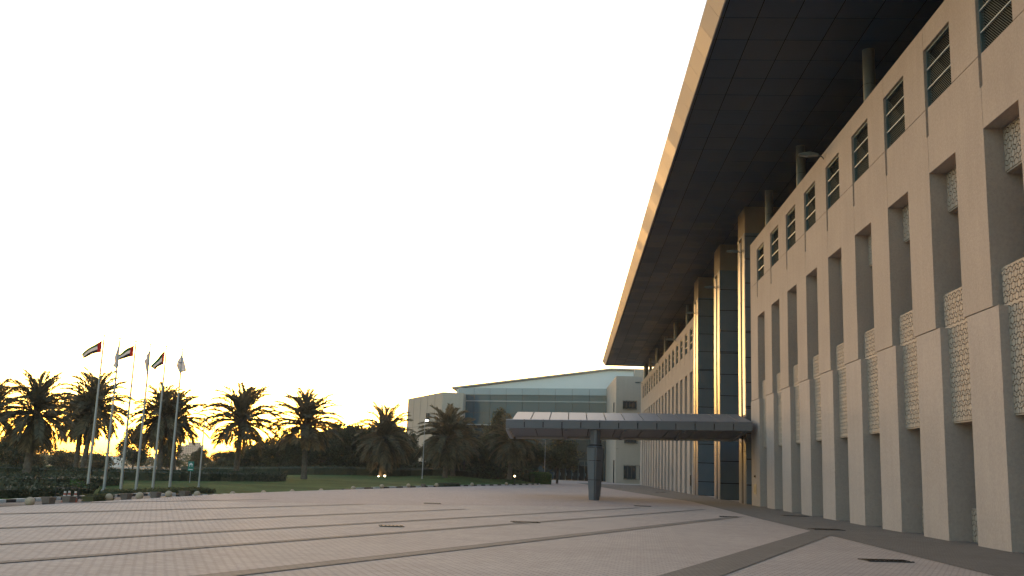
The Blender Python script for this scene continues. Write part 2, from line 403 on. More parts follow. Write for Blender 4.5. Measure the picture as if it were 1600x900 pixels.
# ------------------------------------------------------------------ main building
bld = thing('office_building', 'long beige stone building with tall recessed bays under a dark overhanging roof', 'building', (11.2, 0, 0))
bld.location = (0, 0, 0)
P = 4.2225
def grid_wall(mb, ys, zs, X, m, xback=13.9, mlow=None, zlow=0):
    ny, nz = len(ys)-1, len(zs)-1
    D = [[X((ys[i]+ys[i+1])/2, (zs[j]+zs[j+1])/2) for j in range(nz)] for i in range(ny)]
    def mm(z): return mlow if (mlow and z < zlow) else m
    for i in range(ny):
        for j in range(nz):
            x = D[i][j]; y0, y1, z0, z1 = ys[i], ys[i+1], zs[j], zs[j+1]; q = mm((z0+z1)/2)
            mb.face([(x, y1, z0), (x, y0, z0), (x, y0, z1), (x, y1, z1)], q)
            r = D[i+1][j] if i+1 < ny else xback
            if abs(r-x) > 1e-6: mb.face([(x, y1, z0), (x, y1, z1), (r, y1, z1), (r, y1, z0)], q)
            u = D[i][j+1] if j+1 < nz else xback
            if abs(u-x) > 1e-6: mb.face([(x, y0, z1), (u, y0, z1), (u, y1, z1), (x, y1, z1)], mm((z0+z1)/2))
            if i == 0: mb.face([(x, y0, z0), (x, y0, z1), (xback, y0, z1), (xback, y0, z0)], q)
XU, XL = 11.2, 11.165
def section(F0, n, ya, yb):
    ys = {ya, yb}; zs = {0, .98, 3.43, 6.33, 6.38, 7.42, 10.07, 11.37, 12.59, 13.52, 13.545, 15.56, 16.35}
    for k in range(n):
        Fk = F0+P*k
        for u in (-2.57, -2.2, -2.15, -.45, -.12, -.012, 0, .012, .075, .1, 2.0):
            if ya < Fk+u < yb: ys.add(round(Fk+u, 4))
    ys = sorted(ys); zs = sorted(zs)
    def X(y, z):
        k = math.floor((y-F0+2.58)/P+1e-9); u = y-F0-P*k
        live = 0 <= k < n
        if z < 6.33:
            if live and -2.57 < u < -.45:
                return 12.35 if .98 < z < 3.43 else 11.9
            return XL
        if live and z < 11.37 and -2.2 < u < 0: return 12.35 if 7.42 < z < 10.07 else 11.9
        if z < 6.38: return XU+.10
        if live and -2.15 < u < .1 and 13.545 < z < 15.56: return 11.46
        if live and -.12 < u < .1 and 12.59 < z < 13.545: return 11.38
        if 13.52 < z < 13.545: return XU+.03
        if live and -.012 < u < .012 and 11.37 < z < 12.59: return XU+.03
        if live and .075 < u < .1 and z > 15.56: return XU+.03
        return XU
    mb = MB(); grid_wall(mb, ys, zs, X, STONE, mlow=STONE_LOW, zlow=6.33); return mb.build('wall', bld)
NF0, NN = 26.97-P*5, 14      # near section bays
section(NF0, NN, NF0-2.22-3, 63.05)
FF0, FN = 95.9, 16
section(FF0, FN, 92.75, 163.0)

# lattice relief: hexagons, squares and triangles with grooves between
def lattice(w_, h_, a, depth=.46, rnd=.05):
    """box front at x=0 facing -x, y 0..w, z 0..h"""
    mb = MB()
    ring = [(depth, 0), (depth, w_), (.06, w_), (.02, w_-.03), (.012, w_-.07), (.012, .07), (.02, .03), (.06, 0)]
    mb.prism(ring[::-1], 0, h_, LATT_BASE if False else LATT, 1)
    mb.box(.004, .0119, .04, w_-.04, .04, h_-.04, LATT_BASE)
    if h_ > 3: mb.box(-.018, .0035, .02, w_-.02, 2.885, 2.94, LATT)
    s3 = math.sqrt(3); gp = a*.18
    def tile(cy, cz, pts):
        P_ = [(cy+q[0], cz+q[1]) for q in pts]
        for ax, lim, sg in ((0, .045, 1), (0, w_-.045, -1), (1, .045, 1), (1, h_-.045, -1)):
            out = []
            for q0, q1 in zip(P_, P_[1:]+P_[:1]):
                d0, d1 = (q0[ax]-lim)*sg, (q1[ax]-lim)*sg
                if d0 >= 0: out.append(q0)
                if d0*d1 < 0: t_ = d0/(d0-d1); out.append((q0[0]+(q1[0]-q0[0])*t_, q0[1]+(q1[1]-q0[1])*t_))
            P_ = out
            if len(P_) < 3: return
        n = len(P_); mb.poly([(-.016, y, z) for y, z in P_]+[(.0035, y, z) for y, z in P_], [tuple(range(n))]+[(i, n+i, n+(i+1) % n, (i+1) % n) for i in range(n)], LATT)
    def reg(n, r, rot): return [(r*math.cos(rot+2*math.pi*i/n), r*math.sin(rot+2*math.pi*i/n)) for i in range(n)][::-1]
    d = a*(1+s3)                      # centre distance in rhombitrihexagonal tiling
    ny = int(w_/d)+3; nz = int(h_/(d*s3/2))+3
    for j in range(-1, nz):
        for i in range(-1, ny):
            cy = w_/2-int(ny/2)*d+i*d+(d/2 if j % 2 else 0); cz = .1+j*d*s3/2
            tile(cy, cz, reg(6, a-gp, math.pi/6))
            for t in (0, 60, 120):
                t = R_(t); tile(cy+d/2*math.cos(t), cz+d/2*math.sin(t), reg(4, a/math.sqrt(2)-gp*.8, t+math.pi/4))
            for sgn in (1, -1): tile(cy, cz+sgn*d/s3, reg(3, a/s3-gp*.7, sgn*math.pi/2))
    return mb.mesh('lattice_screen')
ML = lattice(2.40, 3.97, .125); MT = lattice(2.16, 1.28, .125, .6); MS = lattice(2.08, .96, .125, .45)
sc_, fr_ = MB(), MB()
def win_mesh(full):
    gl = MB(); gl.box(.14, .16, 0, 2.25, 0, 2.01, WGLASS)
    fr = MB()
    for y0, y1 in ((0, .07), (2.18, 2.25)): fr.box(.02, .13, y0, y1, 0, 2.01, TEAL)
    for z0, z1 in ((0, .06), (1.95, 2.01)): fr.box(.022, .128, .0701, 2.1799, z0, z1, TEAL)
    for z in (.67, 1.33): fr.box(.0, .04, .0702, 2.1798, z-.018, z+.018, BAR)
    ms = MB()
    if full:
        c0 = -2.2
        while c0 < 2.3:
            pts = []
            y0 = max(.07, c0+0); 
            # slats running at about 40 degrees
            t0 = max(0, (.07-c0)); t1 = min(1.89/.85, 2.18-c0)
            if t1 > t0+.05:
                for t, dz in ((t0, 0), (t1, 0), (t1, .035), (t0, .035)):
                    pts.append((.09, c0+t, .06+.85*t+dz if .06+.85*t+dz < 1.95 else 1.95))
                ms.face(pts[::-1], SLAT)
            c0 += .105
    return gl.mesh('window'), fr.mesh('frame'), (ms.mesh('mesh_screen') if full else None)
WG, WF, WM = win_mesh(True)
def add_bays(F0, n, full):
    for k in range(n):
        Fk = F0+P*k
        wn = inst('window', WG, bld, (11.27, Fk-2.15, 13.547)); inst('frame', WF, wn)
        inst('mesh_screen', WM, wn)
        inst('lattice_screen', ML, bld, (11.42, Fk-2.555, 3.44))
        if full:
            inst('lattice_screen', MT, bld, (11.72, Fk-2.18, 10.08))
            inst('lattice_screen', MS, bld, (11.83, Fk-2.555, .01))
        if full:
            gl = MB(); gl.box(12.30, 12.34, Fk-2.18, Fk-.02, 7.43, 10.06, GLAZE); gl.build('glazing', bld)
            gl = MB(); gl.box(12.30, 12.34, Fk-2.56, Fk-.46, 1.0, 3.42, GLAZE); gl.build('glazing', bld)
add_bays(NF0+P, NN-1, True)
add_bays(FF0, FN, False)
# columns on the parapet
cm = MB(); cm.tube([(0, 0, 0), (0, 0, 1.52)], .245, COLM, 20); cm.tube([(0, 0, 1.52), (0, 0, 1.54)], .225, BLACK, 20); cm.tube([(0, 0, 1.54), (0, 0, 3.08)], .245, COLM, 20)
CM = cm.mesh('column')
for y in (14.9, 27.4, 39.9, 52.4, 61.1, 104.6, 116.9, 129.6, 142.1, 154.6): inst('column', CM, bld, (12.05, y, 16.36))
cm2 = MB(); cm2.tube([(0, 0, 0), (0, 0, 3.08)], .38, COLM, 20); inst('column', cm2.mesh('column'), bld, (11.9, 161.9, 16.36))
# mass behind
mb = MB(); mb.box(13.95, 32, 2, 63, 0, 19.4, BLACK); mb.box(13.95, 32, 63.01, 92.7, 0, 19.4, GLAZE); mb.box(13.95, 32, 92.71, 163, 0, 19.4, BLACK); mb.build('inner_wall', bld)
# roof
roof = MB(); roof.box(5.5, 32, -3.6, 167.1, 19.49, 20.12, ROOFTOP); roof = roof.build('roof', bld)
so_ = MB(); xs = [5.46, 5.62, 6.93, 8.43, 9.94, 11.42, 12.92, 13.93]; y = 34.95-2.032*19
while y < 167:
    y2 = min(y+2.032, 167.08)
    for a, b in zip(xs[:-1], xs[1:]):
        s = .022; so_.box(a+s, b-s, y+s, y2-s, 19.45, 19.475, SOFFIT)
    y = y2
so_.box(5.47, 13.93, -3.6, 167.08, 19.4755, 19.489, BLACK); so_.build('soffit', roof)
fa = MB(); y = 34.95-2.032*19
while y < 167.1:
    y2 = min(y+2.032, 167.14)
    fa.ext([(5.44, 19.44), (4.94, 20.14), (4.97, 20.17), (5.49, 20.17), (5.49, 19.44)], 'y', y+.01, y2-.01, FASCIA)
    y = y2
fa.ext([(5.47, 19.46), (5.0, 20.12), (5.48, 20.12)], 'y', -3.6, 167.10, BLACK)
xx = 5.5
while xx < 14:
    fa.box(xx+.01, xx+2.02, 167.105, 167.16, 19.44, 20.17, FASCIA); xx += 2.03
fa.build('fascia', roof)
# entrance pylons
def pylon(y0, y1, z1):
    core = MB(); core.box(11.2, 13.9, y0+.06, y1-.04, 0, z1-.02, BLACK); z = 0
    hs = [1.2, 1.62, 1.62, 1.62, .10, 1.55, 1.62, 1.62, .10, 1.6, 1.6, 1.62, 1.55]
    k = 0
    while z < z1-.05:
        h = hs[k % len(hs)]; k += 1; zt = min(z+h, z1)
        core.box(11.16, 13.9, y0, y0+.055, z+.025, zt-.025, BLUE); core.box(11.165, 11.199, y1-.5, y1-.05, z+.012, zt-.012, BLUE)
        z = zt
    core.box(11.15, 13.9, y0-.01, y1, z1-.018, z1+.03, BLUE)
    p = core.build('pylon', bld)
    L_ = (y1-y0)
    for q, (a, b) in enumerate(((y0+.06, y0+L_*.42), (y0+L_*.58, y1-.02))):
        st = MB(); n = 9; V = []; r0 = (b-a)/2; c = (a+b)/2; zt = z1-.25*q
        zb = 0
        while zb < zt-.01:
            ze = min(zb+3.3, zt); W_ = [(11.2-.07*math.sin(math.pi*i/n), c-r0*math.cos(math.pi*i/n)) for i in range(n+1)]
            V = [(x, y, zb+.006) for x, y in W_]+[(x, y, ze-.006) for x, y in W_]
            st.poly(V, [(i, n+1+i, n+2+i, i+1) for i in range(n)], STRIP, True)
            st.face([(x, y, ze-.006) for x, y in W_], STRIP); zb = ze
        st.build('steel_strip', p)
    bl = MB(); bl.box(11.18, 13.9, y0+.03, y1-.1, z1+.04, 19.44, TAN); bl.build('tan_block', bld)
pylon(64.9, 67.7, 17.6); pylon(76.1, 79.3, 17.35); pylon(89.3, 92.5, 17.5)
# transom beams between pylons at lobby
lb = MB()
for z in (4.0, 8.0, 12.0, 16.0): lb.box(13.85, 13.94, 63.1, 92.6, z, z+.12, MULL)
for k in range(15): yy = 64+k*1.95; lb.box(13.86, 13.935, yy, yy+.07, 0, 19.4, MULL)
lb.build('lobby_mullions', bld)
# floodlights
fl = MB()
fl.tube([(.1, 0, -.15), (-.05, 0, .02), (-.25, 0, .08)], .035, GREENGREY, 8)
fl.poly([(-.2, -.09, .04), (-.2, .09, .04), (-.2, .09, .15), (-.2, -.09, .15), (-.65, -.17, .02), (-.65, .17, .02), (-.62, .13, .22), (-.62, -.13, .22),
         (-1.1, -.13, .06), (-1.1, .13, .06), (-1.05, .09, .15), (-1.05, -.09, .15)],
        [(0, 3, 2, 1), (0, 1, 5, 4), (1, 2, 6, 5), (2, 3, 7, 6), (3, 0, 4, 7), (4, 5, 9, 8), (5, 6, 10, 9), (6, 7, 11, 10), (7, 4, 8, 11), (8, 9, 10, 11)], COLM)
fl.face([(-.68, -.12, .008), (-1.02, -.10, .04), (-1.02, .10, .04), (-.68, .12, .008)], BAR)
FL = fl.mesh('floodlight')
for y, z, s in ((44.2, 16.1, 1.0), (66.2, 16.5, .9), (77.5, 16.15, .9), (90.6, 16.2, .9), (108.5, 16.1, 1.0), (130.3, 16.05, 1.0), (159.7, 15.9, 1.1)):
    inst('floodlight', FL, bld, (11.16, y, z+.05), 0, (s, s, s))
# plaques on the piers
pl = MB(); pl.box(-.02, 0, -.42, .42, -.3, .3, mat('plaque', (.32, .25, .16), .6)); pl.box(-.024, -.0201, -.2, .2, -.18, .18, mat('plaque_mark', (.2, .15, .1), .6))
inst('wall_plaque', pl.mesh('wall_plaque'), bld, (11.163, 61.85, .98))
pl = MB(); pl.box(-.05, 0, -.15, .15, -.06, .06, BLACK); inst('wall_sensor', pl.mesh('wall_sensor'), bld, (11.163, 61.85, 1.75))
pl = MB(); pl.box(-.05, 0, -.35, .1, -.5, .5, BLACK); inst('wall_louvre', pl.mesh('wall_louvre'), bld, (11.163, 94.6, 1.25))
pl = MB(); pl.tube([(0, 0, 0), (-.35, 0, .05)], .03, BLACK, 6); pl.box(-.5, -.3, -.12, .12, -.1, .1, BLACK); inst('camera_bracket', pl.mesh('camera_bracket'), bld, (11.1, 95.1, 6.9))

# ------------------------------------------------------------------ entrance canopy
can = thing('entrance_canopy', 'long grey panelled entrance canopy on a tapered column beside the building', 'canopy')
XA, XB, TL = -4.0, 10.85, .30      # left end, right end, rise to the right
def seg(prof, x0, x1, m, mb, g=.028):
    f = lambda x: TL*(x-XA)/(XB-XA)
    mb.ext([(y, z+f(x0+g)) for y, z in prof], 'x', x0+g, x1-g, m, (0, f(x1)-f(x0)))
nseg = 13; dx = (XB-XA)/nseg
top, side, und, rim, back, side2, top2 = MB(), MB(), MB(), MB(), MB(), MB(), MB()
for i in range(nseg):
    a, b = XA+dx*i, XA+dx*(i+1)
    seg([(60.7, 4.12), (60.66, 4.62), (60.8, 4.66), (60.85, 4.10)], a, b, CANOPY, side)
    seg([(72.1, 4.12), (72.14, 4.62), (72.0, 4.66), (71.95, 4.10)][::-1], a, b, CANOPY, side2)
    a2, b2 = a+.38+(.0 if i else 0), b+(.38 if i < nseg-1 else 0)
    seg([(60.82, 4.66), (66.3, 5.42), (66.5, 5.42), (66.5, 5.3), (60.9, 4.52)], a2, b2, CANOPYTOP, top)
    seg([(72.0, 4.66), (66.7, 5.42), (66.51, 5.42), (66.51, 5.3), (71.9, 4.52)][::-1], a2, b2, CANOPYTOP, top2)
nu_ = 9; dx = (XB-XA-.3)/nu_
for i in range(nu_):
    a, b = XA+.2+dx*i, XA+.2+dx*(i+1)
    seg([(60.87, 4.10), (60.87, 4.18), (66.0, 3.86), (66.0, 3.78)], a, b, CANOPY, und)
    seg([(66.01, 3.78), (66.01, 3.86), (71.9, 4.18), (71.9, 4.10)], a, b, CANOPY, und)
seg([(61.0, 4.2), (61.0, 4.5), (66.5, 5.28), (71.8, 4.5), (71.8, 4.2), (66.0, 3.88)], XA+.25, XB-.05, BLACK, back)
seg([(65.8, 3.66), (65.8, 3.78), (66.4, 3.78), (66.4, 3.66)], XA+.35, XB, CANOPYRIM, rim)
top.build('roof_panels', can); side.build('fascia_panels', can); side2.build('fascia_panels', can); top2.build('roof_panels', can); und.build('underside_panels', can); back.build('core_frame', can); rim.build('gutter_rim', can)
for i in range(5):
    x = XA+.12+3.55*i; rb = MB(); f = TL*(x-XA)/(XB-XA)
    rb.ext([(60.72, 4.09+f), (60.9, 4.12+f), (66.0, 3.80+f), (66.0, 3.64+f), (64.5, 3.66+f), (60.8, 3.98+f)], 'x', x-.09, x+.09, CANOPYRIM if i == 0 else CANOPY); rb.build('rib', can)
cc = MB(); cx, cy = 1.47, 61.35
def oct_(hw, ch): return [(hw, -hw+ch), (hw, hw-ch), (hw-ch, hw), (-hw+ch, hw), (-hw, hw-ch), (-hw, -hw+ch), (-hw+ch, -hw), (hw-ch, -hw)]
def rot(r_, a): return [(cx+x*math.cos(a)-y*math.sin(a), cy+x*math.sin(a)+y*math.cos(a)) for x, y in r_]
zs = [(0, .265), (1.2, .325), (2.35, .385), (3.12, .42)]
for (z0, h0), (z1, h1) in zip(zs[:-1], zs[1:]):
    cc.prism(rot(oct_(h0, h0*.30), R_(45)), z0+.012, z1-.012, GREENGREY, h1/h0, None, (cx, cy))
cc.prism(rot(oct_(.42, .13), R_(45)), 3.13, 3.36, GREENGREY, .62, None, (cx, cy))
cc.prism(rot(oct_(.25, .1), R_(45)), 3.365, 4.25, CANOPY, 1.15, None, (cx, cy))
cc.prism(rot(oct_(.24, .08), R_(45)), .001, 3.3, BLACK, 1.45, None, (cx, cy))
cc.build('column', can)
sm = MB()   # thin dark seam strip on the corner facing the plaza
for (z0, h0), (z1, h1) in zip(zs[:-1], zs[1:]):
    k = 1.07
    sm.poly([(cx-.012, cy-h0*1.26, z0+.02), (cx+.012, cy-h0*1.26, z0+.02), (cx+.012, cy-h1*1.26, z1-.02), (cx-.012, cy-h1*1.26, z1-.02)], [(0, 1, 2, 3)], BLACK)
sm.build('seam', can)
# second, inner column further under the canopy
c2 = cc.mesh('column'); o = inst('column', c2, can, (.35, 9.9, 0))

# ------------------------------------------------------------------ glass building
gb = thing('glass_hall', 'blue green glass building with a sloping white roof behind the palms', 'building')
A0 = Vector((7.05, 203.0)); A1 = Vector((-24.2, 212.0)); dr = (A1-A0).normalized(); nr = Vector((dr.y, -dr.x)); LG = (A1-A0).length
if nr.y > 0: nr = -nr
def gp(s, out=0, z=0): q = A0+dr*s+nr*out; return (q.x, q.y, z)
def gbox(mb, s0, s1, o0, o1, z0, z1, m):
    v = [gp(s, o, z) for z in (z0, z1) for o in (o0, o1) for s in (s0, s1)]
    mb.poly(v, [(0, 1, 3, 2), (4, 6, 7, 5), (0, 4, 5, 1), (2, 3, 7, 6), (0, 2, 6, 4), (1, 5, 7, 3)], m)
np_ = 9; ws = LG/np_; g1, g2, fr, sp = MB(), MB(), MB(), MB()
for i in range(np_):
    for z0, z1, mm_ in ((15.9, 17.1, FARGLASS), (13.4, 15.75, FARGLASS), (10.95, 13.3, FARGLASS), (8.2, 10.0, FARGLASS_D), (4.2, 8.1, FARGLASS_D), (0.1, 4.0, FARGLASS_D)):  # lower rows darker: the trees' dark reflection is painted into the glass colour
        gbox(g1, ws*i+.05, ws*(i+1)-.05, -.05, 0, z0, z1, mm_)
    gbox(sp, ws*i+.03, ws*(i+1)-.03, .12, .2, 17.15, 18.55, SPAN)
for i in range(np_+1): gbox(fr, ws*i-.045, ws*i+.045, -.04, .06, 0, 17.1, MULL)
for z in (15.75, 13.3, 10.75, 10.0, 8.1, 4.0): gbox(fr, .05, LG-.05, -.041, .07, z, z+.1, MULL)
gbox(sp, .03, LG, .06, .16, 15.72, 15.92, SPAN); gbox(sp, .03, LG, .06, .14, 10.72, 10.95, SPAN)
gbox(fr, 0, LG, -1.2, -.06, 0, 18.5, BLACK)
g1.build('glazing', gb); fr.build('mullions', gb); sp.build('spandrel', gb)
lv = MB()
for k in range(26): gbox(lv, .2+k*LG/26.6, .2+k*LG/26.6+.18, .02, .12, 8.8, 9.6, MULL)
lv.build('louvres', gb)
# doors
for k in range(8):
    s0 = .4+k*1.32
    d = MB(); gbox(d, s0, s0+.06, .07, .16, 0, 3.9, MULL); gbox(d, s0+1.2, s0+1.26, .07, .16, 0, 3.9, MULL); gbox(d, s0+.07, s0+1.19, .07, .16, 3.0, 3.12, MULL); gbox(d, s0+.07, s0+1.19, .07, .16, 3.8, 3.9, MULL)
    gbox(d, s0+.07, s0+1.19, .08, .1, .05, 2.98, WGLASS); dd = d.build('door', gb); h = MB(); gbox(h, s0+1.02, s0+1.06, .17, .24, .9, 1.5, BAR); h.build('handle', dd)
# roof wedge: low at the left, high at the right
rf = MB(); pL = at(712, 604.5, 214); pM = at(955, 574.7, 212); pR = at(1010, 577, 210)
def quadwall(mb, pts, dy, m):
    n = len(pts); v = [tuple(q) for q in pts]+[(q[0], q[1]+dy, q[2]) for q in pts]
    mb.poly(v, [tuple(range(n)), tuple(range(n, 2*n))[::-1]]+[(i, n+i, n+(i+1) % n, (i+1) % n) for i in range(n)], m)
quadwall(rf, [(pL.x+.2, 214, 16), (pR.x+4, 214, 16), (pR.x+4, 214, pM.z-.3), (pM.x, 214, pM.z-.3), (pL.x+.2, 214, pL.z-.45)], 40, WHITEROOF)
quadwall(rf, [(pL.x-.8, 213.4, pL.z-.42), (pM.x, 213.4, pM.z-.27), (pR.x+4, 213.4, pM.z-.27), (pR.x+4, 213.4, pM.z+.08), (pM.x, 213.4, pM.z+.08), (pL.x-.8, 213.4, pL.z-.05)], 42, FARTAN)
rf.build('roof', gb)
tb = MB(); q = at(991, 580, 209); tb.box(q.x, q.x+9, 207, 211, 16, q.z+.3, FARTAN); tb.build('plant_room', gb)

# stone block right of the glass hall
sb = thing('stone_annex', 'square beige stone block with three blue windows between the glass hall and the ribbed wall', 'building')
b = MB()
bx0, by0 = 7.9, 177.0
b.poly([(7.9, 177, 0), (13.5, 176.2, 0), (13.5, 203, 0), (7.15, 203, 0), (7.75, 177, 18.7), (13.5, 176.2, 18.7), (13.5, 203, 18.7), (7.0, 203, 18.7)],
       [(4, 5, 6, 7), (0, 1, 5, 4), (1, 2, 6, 5), (2, 3, 7, 6), (3, 0, 4, 7)], FARTAN)
b.build('wall', sb)
tr = MB()
for z in (12.1, 16.35, 5.9):
    tr.box(7.9, 13.4, 176.93, 177.02, z, z+.07, mat('joint_line%d' % z, (.2, .17, .15), .9))
tr.build('joint_lines', sb)
for x0, x1, z0, z1 in ((9.0, 11.3, 13.0, 14.25), (9.35, 11.5, 7.05, 8.5), (9.3, 12.0, .85, 3.05)):
    ww = MB(); ww.box(x0, x1, 176.5, 176.70, z0, z1, FARGLASS_D); w1 = ww.build('window', sb)
    f2 = MB()
    for k in range(5): xx = x0+(x1-x0)*k/4; f2.box(xx-.05, xx+.05, 176.3, 176.49, z0-.08, z1+.08, MULL)
    f2.box(x0-.1, x1+.1, 176.28, 176.485, z0-.12, z0-.081, MULL); f2.box(x0-.1, x1+.1, 176.28, 176.485, z1+.081, z1+.12, MULL)
    f2.build('frame', w1)
dn = MB(); dn.box(7.70, 7.95, 180, 182.5, 0, 4.0, BLACK); dn.build('doorway', sb)
dn = MB(); dn.box(7.55, 7.9, 181, 182.6, 12.6, 14.3, FARGLASS_D); dn.build('window', sb)

# stone wing left of the glass hall
lw = thing('stone_wing', 'plain beige stone block with slanting top at the left end of the glass hall', 'building')
b = MB()
zt = 17.05
foot = [(-22.6, 206.5), (-26.7, 205.0), (-37.9, 229.0), (-37.9, 250), (-22.6, 250)]
n = len(foot); b.poly([(x, y, -1.4) for x, y in foot]+[(x, y, zt) for x, y in foot], [tuple(range(n, 2*n))[::-1]]+[(i, (i+1) % n, n+(i+1) % n, n+i)[::-1] for i in range(n)], FARTAN)
b.build('wall', lw)
jl = MB(); JM = mat('wing_joint', (.27, .235, .205), .9)
def wl(p, q, t0, t1, z0, z1, out=.03):
    P_, Q_ = Vector(p), Vector(q); d = (Q_-P_); nn = Vector((d.y, -d.x)).normalized(); nn = nn if nn.y < 0 else -nn
    a, c = P_+d*t0+nn*out, P_+d*t1+nn*out; e, h = P_+d*t0-nn*.02, P_+d*t1-nn*.02
    jl.poly([(a.x, a.y, z0), (c.x, c.y, z0), (c.x, c.y, z1), (a.x, a.y, z1), (e.x, e.y, z0), (h.x, h.y, z0), (h.x, h.y, z1), (e.x, e.y, z1)],
            [(0, 1, 2, 3), (0, 4, 5, 1), (3, 2, 6, 7), (0, 3, 7, 4), (1, 5, 6, 2)], JM)
wl(foot[1], foot[2], 0, 1, 10.3, 10.4)
for t in (.2, .4, .6, .8): wl(foot[1], foot[2], t, t+.006, 0, zt)
wl(foot[1], foot[0], .02, .98, 10.3, 10.4)
jl.build('joint_lines', lw)
sl_ = MB(); q = at(669.5, 652, 214); sl_.box(q.x-.35, q.x+.35, 212.5, 214.5, q.z-1.0, q.z+.8, FARGLASS_D); sl_.build('window', lw)

# ------------------------------------------------------------------ vegetation
def leaf_cloud(mb, centers, n, size, m, rnd, flat=.0, aspect=.55):
    """centers: list of (c, r(3)). random leaf quads near each clump's shell"""
    tot = sum(c[1][0]*c[1][1] for c in centers)
    for c, r_ in centers:
        k = int(n*r_[0]*r_[1]/tot)
        for _ in range(k):
            d = Vector((rnd.gauss(0, 1), rnd.gauss(0, 1), rnd.gauss(0, 1))).normalized()
            rad = rnd.random()**.45*1.08
            p_ = Vector((c[0]+d.x*r_[0]*rad, c[1]+d.y*r_[1]*rad, c[2]+d.z*r_[2]*rad))
            a = Vector((rnd.gauss(0, 1), rnd.gauss(0, 1), rnd.gauss(0, .7))).normalized()
            b_ = a.orthogonal().normalized(); b_ = (b_*math.cos(rnd.random()*6.28)+a.cross(b_)*math.sin(rnd.random()*6.28))
            s = size*(.6+.8*rnd.random())
            mb.face([p_-a*s*.5, p_+b_*s*aspect*.5, p_+a*s*.5, p_-b_*s*aspect*.5], m)
def tree_meshes(seed, m, n=15000, spread=1.0, size=.036, bare=.22):
    """unit tree: crown radius ~1 (xy), total height 2 (z 0..2)"""
    rnd = random.Random(seed); cl = []
    for i in range(24):
        a = rnd.random()*6.28; q = rnd.random()**.5*.72; zz = bare*2+.25+rnd.random()*(1.55-bare*2)
        sh = math.sin(math.pi*min(1, max(.08, (zz-bare*1.4)/(2.05-bare*1.4))))**.55
        cl.append((Vector((math.cos(a)*q*sh, math.sin(a)*q*sh, zz)), [r*(.22+.2*rnd.random()) for r in (1, 1, .8)]))
    for i in range(16):
        a = rnd.random()*6.28; q = .85+.12*rnd.random(); zz = bare*2+.3+rnd.random()*1.3
        sh = math.sin(math.pi*min(1, max(.1, (zz-bare*1.4)/(2.05-bare*1.4))))**.6
        cl.append((Vector((math.cos(a)*q*sh, math.sin(a)*q*sh, zz)), [.13+.08*rnd.random()]*3))
    cr = MB(); leaf_cloud(cr, cl, n, size*2.2, m, rnd)
    tk = MB(); tk.tube([(0, 0, -.05), (.02, .01, .3), (.0, .03, .75), (.03, 0, 1.3)], [.055, .045, .035, .015], BARK, 8)
    for i in range(7):
        a = i*2.4; c = cl[i*2][0]; h0 = .35+.09*i
        tk.tube([(.01, .01, h0), (c.x*.5, c.y*.5, (h0+c.z)/2+.05), (c.x*.9, c.y*.9, c.z)], [.025, .016, .006], BARK, 6)
    return cr.mesh('crown'), tk.mesh('trunk')
TV = [tree_meshes(11, LEAF), tree_meshes(12, LEAF, 18000, bare=.02), tree_meshes(13, LEAF, 17000, bare=.03), tree_meshes(14, LEAF_OL, 10000, bare=.25)]
# (px centre, top y, half width px, Y, variant, label)
TR = [(-14, 690, 30, 118, 0, 'dark tree at the far left edge of the picture, partly cut off'),
      (42, 672, 38, 106, 2, 'round dark bushy tree behind the leftmost palm trunk'),
      (103, 704, 24, 140, 1, 'low dark tree behind the gap between the first palms'),
      (150, 708, 22, 150, 1, 'low dark tree behind the second flagpole'),
      (213, 670, 23, 130, 0, 'loose dark tree behind the fourth flagpole'),
      (266, 690, 19, 126, 0, 'dark tree behind the last flagpole and the palm pair'),
      (314, 703, 15, 160, 0, 'small dark tree just right of the distant hotel'),
      (346, 706, 17, 152, 1, 'dark tree left of the palm standing in the sunset'),
      (372, 699, 25, 136, 2, 'dark tree behind the trunk of the palm in the sunset'),
      (405, 694, 26, 131, 1, 'dark tree under the brightest glow of the sunset'),
      (440, 684, 27, 128, 2, 'dark tree left behind the tall palm in the middle of the row'),
      (474, 676, 27, 126, 1, 'dark tree directly behind the tall middle palm trunk'),
      (508, 668, 28, 125, 2, 'tall dark tree right of the tall middle palm'),
      (541, 658, 26, 124, 1, 'tallest dark tree of the grove, rounded top against the sky'),
      (572, 666, 22, 126, 2, 'dark tree left of the palm with the lit trunk base'),
      (600, 660, 27, 128, 1, 'tall dark tree behind the palm with the lit trunk base'),
      (629, 672, 20, 130, 0, 'last dark tree of the grove before the beige stone wing'),
      (420, 690, 26, 139, 2, 'dark tree at the back of the grove between two palms'),
      (458, 684, 26, 138, 1, 'dark tree at the back of the grove left of the tall middle palm trunk'),
      (493, 676, 26, 137, 2, 'dark tree at the back of the grove just right of the tall middle palm'),
      (526, 670, 26, 136, 1, 'dark tree at the back of the grove left of its tallest tree'),
      (559, 668, 24, 136, 2, 'dark tree at the back of the grove just right of its tallest tree'),
      (587, 668, 24, 137, 1, 'back dark tree of the grove, left of the palm with the lit base'),
      (616, 672, 22, 138, 2, 'back dark tree of the grove, right of the palm with the lit base'),
      (654, 700, 20, 140, 0, 'low dark tree in front of the beige stone wing'),
      (688, 690, 28, 134, 1, 'dark tree behind the palm beside the lit street lamp'),
      (727, 684, 28, 132, 2, 'dark tree in front of the left end of the glass hall'),
      (783, 650, 27, 128, 3, 'olive tree rising behind the canopy tip in front of the glass hall'),
      (757, 690, 22, 133, 1, 'dark tree low against the glass between two palms'),
      (817, 686, 26, 140, 2, 'dark tree seen under the left end of the canopy'),
      (872, 684, 34, 141, 3, 'broad olive tree seen under the canopy beside the glass doors')]
def gzs(x, y): return gz(x, y)
